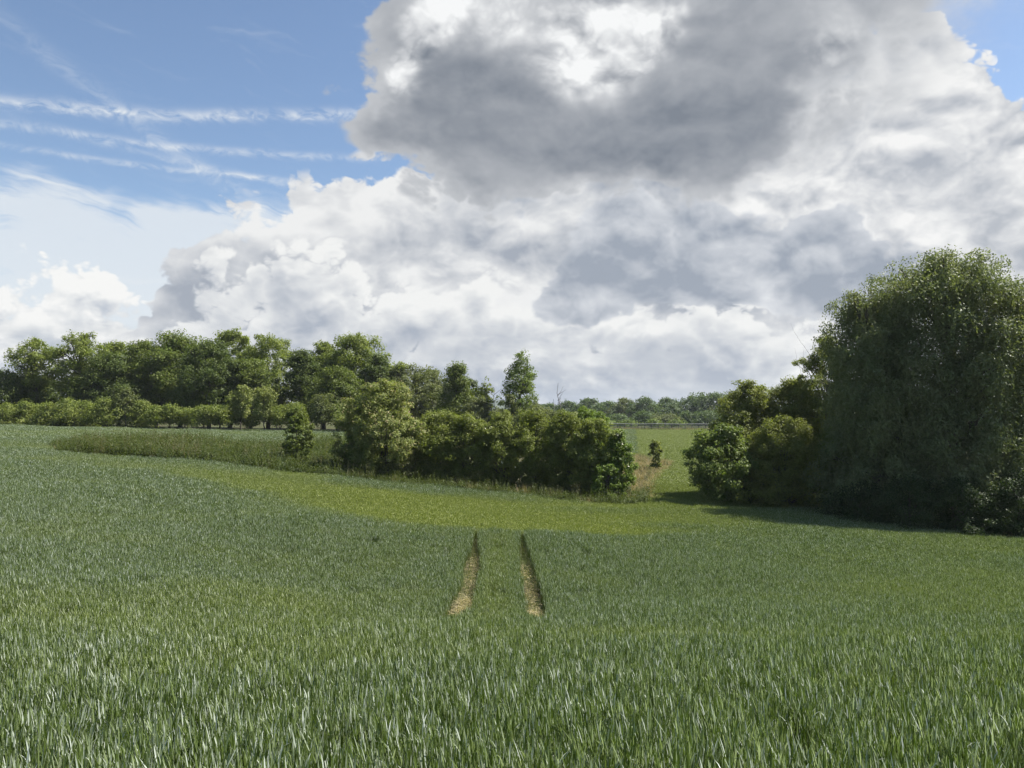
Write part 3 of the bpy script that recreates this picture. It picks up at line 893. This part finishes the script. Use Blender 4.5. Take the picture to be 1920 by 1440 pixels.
def limb(mb, rng, p0, p1, r0, r1, seg=6, sag=0.12, sides=5):
    p0, p1 = np.asarray(p0, float), np.asarray(p1, float)
    tt = np.linspace(0, 1, seg + 1)[:, None]; ln = np.linalg.norm(p1 - p0)
    P = p0 + (p1 - p0) * tt + rng.normal(0, 0.03 * ln, (seg + 1, 3)) * np.sin(tt * PI) + np.array([0, 0, 1]) * np.sin(tt * PI) * sag * ln
    mb.tube(P, np.linspace(r0, r1, seg + 1), sides)


SEED = [1000]


def tree(name, label, cat, px, y, top, wpx, mat, shape='round', bot=0.12, dens=5.0, ncl=34, rcl=0.24, group=None, leaf=1.0, bark='bark',
         stems=1, limbs=12, lump=0.25, depth=0.9, extra=None, twigs=0, base_x=None, lean=0.0, inner=0.3, flat=0.75, trunk_r=None, elong=0.6, hang=None, fill=1.0):
    """A woody plant: an Empty at its foot, a trunk with limbs and a crown of leaves. px, top and wpx are read off the photograph, y is its distance."""
    SEED[0] += 1; rng = np.random.default_rng(SEED[0])
    x = px_x(px, y); bx = px_x(base_x, y) if base_x is not None else x
    z0 = gz(bx, y); H = py_z(top, y) - z0
    Rx = wpx / 2 / FPX * y; Ry = Rx * depth
    root = bpy.data.objects.new(name, None); COL.objects.link(root); root.location = (bx, y, z0); root.empty_display_size = 0.5
    tag(root, label, cat, group)
    ox = x - bx
    C, rc, SC, SR = crown_clumps(rng, H * bot, H, Rx, Ry, shape, ncl, rcl * Rx if rcl < 1 else rcl, (lean * H, 0), lump, inner, fill)
    C[:, 0] += ox; SC[:, 0] += ox
    # wood
    mb = MB(); r = trunk_r or max(0.025 * H, 0.03)
    for s in range(stems):
        a = rng.uniform(0, 2 * PI); sp = 0.0 if stems == 1 else 0.22 * Rx
        top_p = np.array([ox * 0.8 + np.cos(a) * sp, np.sin(a) * sp, H * (0.62 if stems == 1 else rng.uniform(0.45, 0.7))])
        b_p = np.array([np.cos(a) * sp * 0.3, np.sin(a) * sp * 0.3, -0.25])
        limb(mb, rng, b_p, top_p, r / stems ** 0.4, r * 0.35 / stems ** 0.4, 8, 0.0, 7)
    if stems > 1: mb.tube([(0, 0, -0.3), (0, 0, 0.05 * H), (0, 0, 0.16 * H)], [0.10 * Rx + r, 0.09 * Rx + r * 0.8, 0.03 * Rx], 7); mb.tube([(0, 0, -0.2), (ox * 0.4, 0, H * 0.31), (ox * 0.8, 0, H * 0.62)], [r * 0.6, r * 0.45, r * 0.3], 6)
    order = rng.permutation(len(C))[:limbs]
    for kk in order:
        zf = min(max(C[kk, 2] - 0.35 * np.hypot(C[kk, 0] - ox, C[kk, 1]) - 0.05 * H, H * 0.06), H * 0.6)
        st = np.array([ox * 0.8 * zf / (H * 0.62), 0, zf])
        limb(mb, rng, st, C[kk], r * 0.34, r * 0.08, 5, 0.05)
        for q_ in range(2):
            j_ = kk * 8 + rng.integers(0, 8)
            if j_ < len(C) * 8: limb(mb, rng, C[kk] * 0.75 + st * 0.25, SC[j_], r * 0.14, r * 0.04, 3, 0.03, 4)
    for q_ in range(twigs):
        kk = rng.integers(0, len(C)); d = unit(np.array([rng.normal(0, 0.5), rng.normal(0, 0.5), 1.0]))
        limb(mb, rng, C[kk], C[kk] + d * rng.uniform(0.12, 0.25) * H, r * 0.07, r * 0.02, 4, 0.0, 4)
    link('trunk', mb.mesh('trunk', MAT[bark], True), root)
    # leaves
    sc = 1024 / 1920
    area = wpx * sc * (H * (1 - bot) / y * FPX * sc) * 0.75
    n = int(np.clip(1.35 * dens * area, 300, 260000))
    L = leaf * 2.0 * y / (FPX * sc)
    oc = np.array([ox, 0, H * 0.45])
    if hang:
        ln, share = hang; per = 12
        V1, F1 = strands(rng, SC, SR, int(n * share / per), ln, L, L * 0.36, per)
        V2, F2 = leaf_cloud(rng, SC, SR, int(n * (1 - share)), L, L * elong, flat, 0.5, 0.5, oc)
        V, F = np.concatenate([V1, V2]), np.concatenate([F1, F2 + len(V1)])
    else:
        V, F = leaf_cloud(rng, SC, SR, n, L, L * elong, flat, 0.45, 0.15, oc)
    link('crown', mesh_from('crown', V, F, False, (MAT[mat],)), root)
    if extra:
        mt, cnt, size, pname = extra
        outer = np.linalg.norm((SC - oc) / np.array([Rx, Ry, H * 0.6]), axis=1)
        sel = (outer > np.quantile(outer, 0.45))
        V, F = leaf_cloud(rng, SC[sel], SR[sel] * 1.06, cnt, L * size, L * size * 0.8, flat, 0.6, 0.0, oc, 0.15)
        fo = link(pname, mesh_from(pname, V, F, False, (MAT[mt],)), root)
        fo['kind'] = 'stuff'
    return root


GW = 'trees of the wood behind the field hedge'
WOOD = [
    # name, label, px, y, top, width, material, options
    ('broadleaf_tree', 'low dark tree at the very edge of the picture, left end of the wood', -6, 108, 690, 150, 'dark', dict(shape='dome', ncl=40)),
    ('broadleaf_tree', 'low dark tree filling the space under the two pale open-crowned trees', 100, 114, 712, 150, 'dark', dict(shape='dome', ncl=40)),
    ('broadleaf_tree', 'pale green open-crowned tree, first from the left to stand above the wood', 66, 108, 632, 100, 'lime', dict(bot=0.42, ncl=26, dens=3.6, rcl=0.30, limbs=16, fill=0.5)),
    ('broadleaf_tree', 'pale green open-crowned tree with a high tufted top and visible limbs', 148, 107, 618, 98, 'lime', dict(bot=0.30, ncl=26, dens=3.3, rcl=0.28, limbs=18, inner=0.15, fill=0.45)),
    ('broadleaf_tree', 'light green tree peeping over dark oaks, right of the tufted open tree', 222, 116, 638, 105, 'lime', dict(ncl=30)),
    ('oak_tree', 'dark oak with a rounded low crown below the light green tree', 205, 106, 662, 110, 'dark', dict(shape='dome', ncl=42)),
    ('oak_tree', 'mid-green oak left of the broadest bright crown in the wood', 270, 110, 638, 115, 'oak', dict(ncl=44)),
    ('oak_tree', 'broad bright-topped oak near the middle of the wood', 338, 112, 626, 135, 'oak', dict(ncl=50, extra=('bright', 2600, 1.0, 'bright_shoots'))),  # extra leaves of a brighter green scattered through the outer crown
    ('oak_tree', 'dark broad oak standing in front at the middle of the wood', 392, 104, 640, 118, 'dark', dict(shape='dome', ncl=48)),
    ('broadleaf_tree', 'light green tree with the highest rounded top behind the dark front oak', 432, 116, 616, 100, 'lime', dict(ncl=34)),
    ('broadleaf_tree', 'light green tree with a peaked top between the dark oak and the narrow dark tree', 504, 112, 627, 112, 'lime', dict(ncl=38)),
    ('oak_tree', 'mid-green oak filling in below the peaked light green tree', 470, 105, 668, 105, 'oak', dict(shape='dome', ncl=40)),
    ('broadleaf_tree', 'narrow dark tree with a pointed top in the dip of the wood', 567, 106, 652, 62, 'dark', dict(shape='column', ncl=28, rcl=0.34)),
    ('broadleaf_tree', 'light green tree just right of the narrow dark tree', 608, 114, 637, 84, 'lime', dict(ncl=30)),
    ('broadleaf_tree', 'tall light green tree with a twin top above the pale hawthorn', 662, 110, 625, 120, 'lime', dict(ncl=42, lump=0.4)),
    ('broadleaf_tree', 'dark green tree at the foot of the twin-topped light green tree', 632, 103, 690, 110, 'oak', dict(shape='dome', ncl=40)),
    ('broadleaf_tree', 'small dark tree where the tall wood steps down behind the hawthorn', 708, 106, 664, 62, 'dark', dict(ncl=26, rcl=0.32)),
    ('birch_tree', 'brownish half-bare birch with fine twigs sticking out of its top', 762, 108, 678, 100, 'birch', dict(ncl=34, twigs=34, bark='birchbark', dens=3.2)),
    ('birch_tree', 'dull green birch right of the half-bare twiggy birch', 806, 112, 692, 86, 'birch', dict(ncl=30, bark='birchbark')),
    ('broadleaf_tree', 'dark green tree with a ragged stepped top left of the thin sapling', 856, 102, 680, 82, 'oak', dict(shape='cone', ncl=40, rcl=0.30, bot=0.05)),
    ('broadleaf_tree', 'narrow dark tree leaning on the ragged stepped tree', 888, 104, 706, 36, 'dark', dict(shape='column', ncl=18, rcl=0.36)),
    ('birch_tree', 'thin see-through sapling with a small leafy tuft, left of the poplar', 911, 100, 702, 30, 'lime', dict(bot=0.40, ncl=14, dens=1.8, rcl=0.42, limbs=8, trunk_r=0.08, fill=0.3)),
    ('shrub', 'dull green rounded shrub below the thin sapling', 900, 97, 742, 62, 'birch', dict(shape='dome', ncl=26, rcl=0.32)),
    ('poplar_tree', 'lone tall narrow poplar standing against the clouds', 974, 98, 659, 70, 'hazel', dict(shape='round', bot=0.16, ncl=46, rcl=0.32, dens=3.6, limbs=22, inner=0.2, lump=0.6, fill=0.45)),
    ('birch_tree', 'drab slender birch pressed against the foot of the lone poplar', 957, 95, 738, 26, 'birch', dict(shape='column', ncl=16, rcl=0.4, bark='birchbark', bot=0.05)),
    ('shrub', 'dull brownish green shrub right of the poplar foot', 1010, 92, 760, 84, 'birch', dict(shape='dome', ncl=30)),
    ('shrub', 'drab green shrub filling the gap left of the poplar foot', 935, 94, 765, 60, 'birch', dict(shape='dome', ncl=24)),
]
for nm, lab, px, y, top, w, mt, kw in WOOD:
    tree(nm, lab, nm.split('_')[-1], px, y, top, w * (1.12 if 'fill' in kw else 1.42), mt, group=GW if 'shrub' not in nm else None, **{'bot': 0.08, 'lump': 0.2, 'rcl': 0.22, **kw})

# dead stems against the sky
def dead_stem(label, px, y, top, forks):
    rng = np.random.default_rng(int(px)); x = px_x(px, y); z0 = gz(x, y); H = py_z(top, y) - z0
    mb = MB(); limb(mb, rng, (0, 0, -0.2), (0.1, 0, H), 0.10, 0.02, 8, 0, 6)
    o = link('dead_tree', mb.mesh('dead_tree', MAT['deadwood'], True)); o.location = (x, y, z0)
    root = bpy.data.objects.new('dead_tree', None); COL.objects.link(root); root.location = (x, y, z0)
    o.name = 'trunk'; o.location = (0, 0, 0); o.parent = root; root.name = 'dead_tree'
    for k in range(forks):
        mb = MB(); zz = H * rng.uniform(0.6, 0.92); s = rng.choice((-1, 1))
        p1 = np.array([s * rng.uniform(0.4, 1.3), rng.normal(0, 0.4), zz + rng.uniform(0.5, 1.5)])
        limb(mb, rng, (0.05, 0, zz), p1, 0.035, 0.01, 4, 0.0, 5)
        link('branch', mb.mesh('branch', MAT['deadwood'], True), root)
    tag(root, label, 'dead tree')


dead_stem('tall bare dead stem standing alone right of the poplar', 1045, 94, 718, 6)
dead_stem('short forked bare stem between the thin sapling and the poplar', 926, 96, 728, 4)
dead_stem('low slanting bare stem just left of the tall dead stem', 1036, 93, 748, 3)

# field hedge below the wood
HEDGE = [(-30, 757, 60), (8, 757, 56), (48, 754, 56), (88, 756, 52), (124, 748, 62), (160, 752, 58), (198, 748, 56), (236, 733, 44), (262, 752, 60), (296, 763, 50), (318, 757, 40), (348, 766, 52), (382, 764, 52), (414, 759, 50),
         (452, 725, 52), (496, 722, 50), (524, 760, 46), (556, 758, 50), (603, 738, 60), (640, 762, 56), (666, 765, 40)]
HL = ['clipped-looking yellow-green hedge shrub at the left edge of the picture', None]
ordn = ['first', 'second', 'third', 'fourth', 'fifth', 'sixth', 'seventh', 'eighth', 'ninth', 'tenth', 'eleventh', 'twelfth', 'thirteenth', 'fourteenth', 'fifteenth', 'sixteenth', 'seventeenth', 'eighteenth', 'nineteenth', 'twentieth', 'twenty-first']
for k, (px, top, w) in enumerate(HEDGE):
    tall = top < 745
    lab = {7: 'taller dull green shrub rising above the yellow-green hedge below the wood', 14: 'small tree with a pale trunk rising above the hedge, left one of a pair',
           15: 'small tree rising above the hedge, right one of a pair', 18: 'brownish small tree rising above the hedge next to the hawthorn'}.get(k, 'yellow-green hedge shrub below the wood, %s along the hedge from the left' % ordn[k])
    tree('hedge_shrub' if not tall else 'small_tree', lab, 'shrub' if not tall else 'tree', px, 90.5 + (k % 3) * 0.7, top - (k * 7 % 5), w * (1.0 if tall else 1.3), 'hedge' if (not tall and k < 13) else ('birch' if k in (7, 18) else 'hawthorn' if tall else 'hedge'),
         shape='vase' if (tall or k > 8) else 'dome', bot=0.30 if tall else (0.05 if k < 6 else 0.14 if k < 9 else 0.28), ncl=24, rcl=0.34, dens=4.2, lump=0.5, fill=0.8, group='shrubs of the field hedge', stems=3 if not tall else 1, limbs=8, trunk_r=0.09, leaf=0.9)

# thorn clump in the hollow
GC = 'bushes of the thorn clump in the hollow'
CLUMP = [
    ('hawthorn_bush', 'large pale hawthorn with faded pinkish blossom, tallest of the thorn clump', 716, 55.0, 708, 148, 'hawthorn', dict(shape='round', bot=0.0, ncl=60, rcl=0.17, extra=('faded', 2800, 0.8, 'faded_blossom'), stems=4, lump=0.45, twigs=30, fill=0.9)),
    ('thorn_bush', 'green low bush tucked under the left flank of the pale hawthorn', 672, 56.5, 800, 56, 'hazel', dict(shape='dome', bot=0.0, ncl=26)),
    ('thorn_bush', 'green bush immediately right of the pale hawthorn', 812, 56.0, 772, 112, 'bush', dict(bot=0.03, ncl=44)),
    ('thorn_bush', 'rounded green bush, second to the right of the pale hawthorn', 876, 55.0, 773, 112, 'bush', dict(bot=0.03, ncl=44)),
    ('elder_bush', 'green bush dotted with white flower heads below the lone poplar', 940, 54.6, 774, 100, 'bush', dict(bot=0.03, ncl=42, extra=('flower', 90, 1.6, 'white_flowers'))),
    ('thorn_bush', 'green bush in the middle of the thorn clump right of the white-flowered bush', 1004, 54.4, 768, 104, 'bush', dict(bot=0.03, ncl=42)),
    ('thorn_bush', 'bright green bush rising highest at the right half of the thorn clump', 1096, 58.0, 756, 84, 'bright', dict(bot=0.05, ncl=36)),
    ('thorn_bush', 'dense green bush in front of the bright green high bush', 1062, 53.2, 772, 100, 'bush', dict(bot=0.03, ncl=42)),
    ('thorn_bush', 'yellow-green bush hung with climbers near the right end of the thorn clump', 1116, 52.2, 786, 84, 'hedge', dict(bot=0.06, ncl=36)),
    ('elder_bush', 'elder with cream flower heads at the right end of the thorn clump', 1158, 51.4, 806, 52, 'bright', dict(bot=0.03, ncl=34, rcl=0.30, extra=('flower', 130, 1.5, 'cream_flowers'))),
    ('sapling', 'dark spiky sapling top poking out above the elder', 1163, 53.5, 797, 16, 'dark', dict(shape='column', bot=0.45, ncl=10, rcl=0.5)),
    ('thorn_bush', 'low leafy bush at the foot of the elder, nearest the gap', 1140, 50.6, 868, 56, 'bright', dict(shape='dome', bot=0.0, ncl=22, rcl=0.3)),
]
for nm, lab, px, y, top, w, mt, kw in CLUMP:
    tree(nm, lab, 'bush' if 'sapling' not in nm else 'sapling', px, y, top, w * 1.30, mt, group=GC, **{'stems': 5, 'limbs': 16, 'dens': 5.5, 'trunk_r': 0.11, 'fill': 0.75, 'lump': 0.4, **kw})
tree('sapling', 'single fresh green sapling standing on the weedy bank', 'sapling', 556, 55.5, 766, 66, 'oak', shape='round', bot=0.04, ncl=26, rcl=0.26, dens=5.0, stems=3, trunk_r=0.08, fill=0.8, lump=0.5)
tree('sapling', 'small bright bush on the dry bank in the gap', 'bush', 1228, 72.0, 823, 32, 'sallow', shape='vase', bot=0.1, ncl=10, rcl=0.34, stems=3, trunk_r=0.05, fill=0.9, lump=0.6)

# sallows and willow on the right
GR = 'shrubs and trees on the right'
RIGHT = [
    ('hazel_bush', 'open spreading bush leaning out over the gap with bare limbs showing', 1352, 50.0, 795, 158, 'hazel', dict(shape='round', bot=0.10, ncl=40, rcl=0.22, dens=3.0, base_x=1425, limbs=26, stems=4, leaf=1.3, trunk_r=0.12, fill=0.6)),
    ('sallow_bush', 'yellow-green sallow with the rounded top nearest the gap', 1402, 53.5, 712, 150, 'sallow', dict(bot=0.0, ncl=80, rcl=0.20, twigs=10, fill=1.3, dens=6)),
    ('sallow_bush', 'yellow-green sallow between the rounded sallow and the twiggy one', 1486, 53.5, 706, 190, 'sallow', dict(bot=0.0, ncl=90, rcl=0.19, fill=1.3, dens=6)),
    ('sallow_tree', 'thin half-bare twiggy sallow standing up beside the willow', 1548, 51.5, 628, 150, 'sallow', dict(bot=0.10, ncl=56, rcl=0.20, dens=3.2, twigs=70, limbs=30, fill=0.8)),
    ('sallow_bush', 'green sallow filling the front below the two yellow-green ones', 1470, 49.3, 780, 190, 'sallow', dict(shape='dome', bot=0.0, ncl=90, rcl=0.18, fill=1.3, dens=6)),
    ('sallow_bush', 'dull green sallow against the left foot of the willow', 1570, 48.0, 800, 150, 'hazel', dict(shape='dome', bot=0.02, ncl=60, rcl=0.20)),
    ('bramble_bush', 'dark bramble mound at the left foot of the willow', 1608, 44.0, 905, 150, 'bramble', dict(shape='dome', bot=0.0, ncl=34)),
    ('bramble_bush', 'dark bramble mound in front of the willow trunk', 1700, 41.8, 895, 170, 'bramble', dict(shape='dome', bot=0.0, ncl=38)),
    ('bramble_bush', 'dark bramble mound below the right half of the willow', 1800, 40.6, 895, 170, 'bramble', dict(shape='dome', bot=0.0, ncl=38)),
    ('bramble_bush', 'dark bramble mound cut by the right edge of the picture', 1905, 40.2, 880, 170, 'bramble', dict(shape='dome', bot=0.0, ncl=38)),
]
for nm, lab, px, y, top, w, mt, kw in RIGHT:
    tree(nm, lab, 'tree' if 'tree' in nm else 'bush', px, y, top, w, mt, group=GR, **{'stems': 5, 'limbs': 18, 'dens': 5.0, 'trunk_r': 0.14, 'fill': 1.0, 'lump': 0.25, **kw})
tree('willow_tree', 'huge dark weeping willow towering over the right side of the field', 'tree', 1784, 44.2, 476, 360, 'willow', shape='block', bot=0.02, fill=1.25, ncl=120, rcl=0.20, dens=4.8, hang=(1.6, 0.55), leaf=1.35, limbs=30, lump=0.25, trunk_r=0.5, depth=0.8, inner=0.15)
tree('willow_tree', 'second, lower weeping willow between the sallows and the huge willow', 'tree', 1632, 46.2, 545, 205, 'willow', shape='block', bot=0.02, fill=1.5, ncl=70, rcl=0.24, dens=4.6, hang=(1.5, 0.55), limbs=20, trunk_r=0.3, leaf=1.3, inner=0.15)
tree('willow_tree', 'dark weeping willow half out of the picture at the right edge', 'tree', 1975, 45.5, 520, 230, 'willow', shape='block', bot=0.02, ncl=70, rcl=0.23, dens=4.6, hang=(1.5, 0.55), fill=1.5, limbs=20, trunk_r=0.4, leaf=1.3, inner=0.15)

# ================================================================= far side: fence, far wood, hills
fy = 187.0
x0, x1 = px_x(1095, fy), px_x(1360, fy)
froot = bpy.data.objects.new('road_fence', None); COL.objects.link(froot); froot.location = (x0, fy, gz(x0, fy))
tag(froot, 'long grey post and rail fence running along the far end of the gap', 'fence')
m, t, out = new_mat('galvanised')
p = t.nodes.new('ShaderNodeBsdfPrincipled'); t.links.new(ramp(t, tnoise(t, 3.0), [(0.3, (0.14, 0.145, 0.15)), (0.7, (0.25, 0.25, 0.25))]), p.inputs['Base Color'])
p.inputs['Roughness'].default_value = 0.55; p.inputs['Metallic'].default_value = 0.3
t.links.new(p.outputs[0], out.inputs[0]); MAT['rail'] = m
n = 22; fx = np.linspace(x0, x1, n)
pm = MB(); pm.box((0, 0, 0.65), (0.14, 0.12, 1.5)); pm.box((0, -0.09, 1.15), (0.22, 0.06, 0.26)); pmesh = pm.mesh('post', MAT['bark'])
for k in range(n):
    o = link('post', pmesh, froot); o.location = (fx[k] - x0, 0, gz(fx[k], fy) - gz(x0, fy) + 0.15)
for h_, th in ((1.45, 0.20), (1.0, 0.10), (0.62, 0.10)):
    mb = MB()
    P = np.array([[xx - x0, -0.16, gz(xx, fy) - gz(x0, fy) + h_ + 0.15] for xx in fx])
    for a, b in zip(P[:-1], P[1:]):
        V = np.array([a + (0, -0.03, -th / 2), a + (0, 0.03, -th / 2), a + (0, 0.03, th / 2), a + (0, -0.03, th / 2), b + (0, -0.03, -th / 2), b + (0, 0.03, -th / 2), b + (0, 0.03, th / 2), b + (0, -0.03, th / 2)])
        mb.add(V, np.array([[0, 1, 5, 4], [1, 2, 6, 5], [2, 3, 7, 6], [3, 0, 4, 7]]))
    link('rail', mb.mesh('rail', MAT['rail']), froot)
rng = np.random.default_rng(5)
X, Y = jitter_grid(rng, 14, 56, 181, 193, 0.9)
plants('verge_grass', 'rank grass growing along the foot of the far fence', 'grass', X, Y, [2, 1, 1, 1.2, 3, 0], 1.1, 9)

GF = 'trees of the far wood beyond the fence'
FAR = [(1000, 752, 60, 300), (1030, 756, 50, 310), (1066, 752, 62, 300), (1102, 746, 64, 290), (1140, 752, 66, 300), (1172, 745, 60, 292), (1208, 744, 72, 285), (1252, 746, 70, 290), (1296, 742, 74, 295), (1335, 736, 96, 290),
       (1380, 742, 90, 285), (1060, 772, 60, 270), (1110, 774, 70, 262), (1160, 776, 64, 258), (1205, 770, 66, 264), (1250, 776, 70, 252), (1288, 772, 62, 262), (1325, 770, 76, 258), (1225, 786, 46, 240), (1268, 786, 44, 238), (1180, 788, 44, 240), (1145, 789, 44, 242)]
FLAB = ['far rounded tree seen just right of the poplar', 'far small tree between poplar and tall dead stem', 'far tree behind the tall dead stem', 'far tree with a domed top above the bright green bush', 'far tree right of the domed far tree',
        'far pale-tinged tree left of the middle of the far wood', 'far tree at the middle of the far wood skyline', 'far tree over the small bright bush in the gap', 'far tree one to the left of the highest far crown', 'highest dark domed crown of the far wood, left of the sallow top',
        'far tree half hidden by the rounded sallow', 'front-rank far tree just right of the poplar foot', 'front-rank far tree above the bright green bush', 'front-rank far tree above the elder',
        'front-rank far tree second from the elder', 'front-rank far tree above the small bright bush', 'front-rank far tree third from the elder', 'front-rank far tree beside the sallow',
        'light green shrub right behind the fence, above the small bright bush', 'light green shrub right behind the fence, nearest the sallows', 'light green shrub right behind the fence, second from the elder', 'light green shrub right behind the fence, nearest the elder']
for k, ((px, top, w, y), lab) in enumerate(zip(FAR, FLAB)):
    sh = 'shrub' in lab
    tree('far_shrub' if sh else 'far_tree', lab, 'shrub' if sh else 'tree', px, y, top, w, 'hazel' if sh else ('far' if k % 5 else 'birch'), shape='dome' if k > 10 else 'round', bot=0.05, ncl=26, rcl=0.28, dens=5.5, group=GF, limbs=6, leaf=0.9)

# distant wooded hills
def hills(name, y, pts, seed):
    rng = np.random.default_rng(seed)
    pxs = np.linspace(-500, 2400, 700); topz = np.array([py_z(v, y) for v in np.interp(pxs, *zip(*pts))])
    nz = np.convolve(rng.normal(0, 1, 760), np.hanning(9), 'same')[:700]
    topz = topz + nz * y * 0.0006
    k = 12; V = []
    for s in range(k):
        f = math.sin(s / (k - 1) * PI / 2)
        yy = y + s * y * 0.03
        V.append(np.stack([(pxs - 960) / FPX * yy, np.full(700, yy) + rng.normal(0, y * 0.004, 700), -8 + (topz + 8) * f + rng.normal(0, y * 0.0006, 700)], 1))
    V = np.concatenate(V)
    i, j = np.meshgrid(np.arange(k - 1), np.arange(699), indexing='ij')
    F = np.stack([i * 700 + j, i * 700 + j + 1, (i + 1) * 700 + j + 1, (i + 1) * 700 + j], -1).reshape(-1, 4)
    tag(link(name, mesh_from(name, V, F, True, (MAT['hill'],))), kind='structure')


m, t, out = new_mat('hill_forest')
p = t.nodes.new('ShaderNodeBsdfPrincipled'); t.links.new(ramp(t, tnoise(t, 0.05, 6.0, 0.7), [(0.35, (0.020, 0.034, 0.018)), (0.65, (0.050, 0.068, 0.032))]), p.inputs['Base Color'])
p.inputs['Roughness'].default_value = 0.95; t.links.new(p.outputs[0], out.inputs[0]); MAT['hill'] = m
hills('hills', 1500.0, [(-1200, 755), (0, 758), (800, 752), (930, 745), (1000, 750), (1080, 760), (1400, 756), (2000, 758), (3200, 752)], 3)

# summer haze over the land
hb = MB(); hb.box((0, 1200, 19), (3900, 2960, 64)); V = np.concatenate(hb.V)
m, t, out = new_mat('haze')
pv = t.nodes.new('ShaderNodeVolumePrincipled'); pv.inputs['Color'].default_value = (0.86, 0.92, 1.0, 1); pv.inputs['Density'].default_value = 0.00012
pv.inputs['Anisotropy'].default_value = 0.1
t.links.new(pv.outputs[0], out.inputs['Volume'])
tag(link('haze', hb.mesh('haze', m)), 'thin pale summer haze over the land', 'haze', kind='stuff')
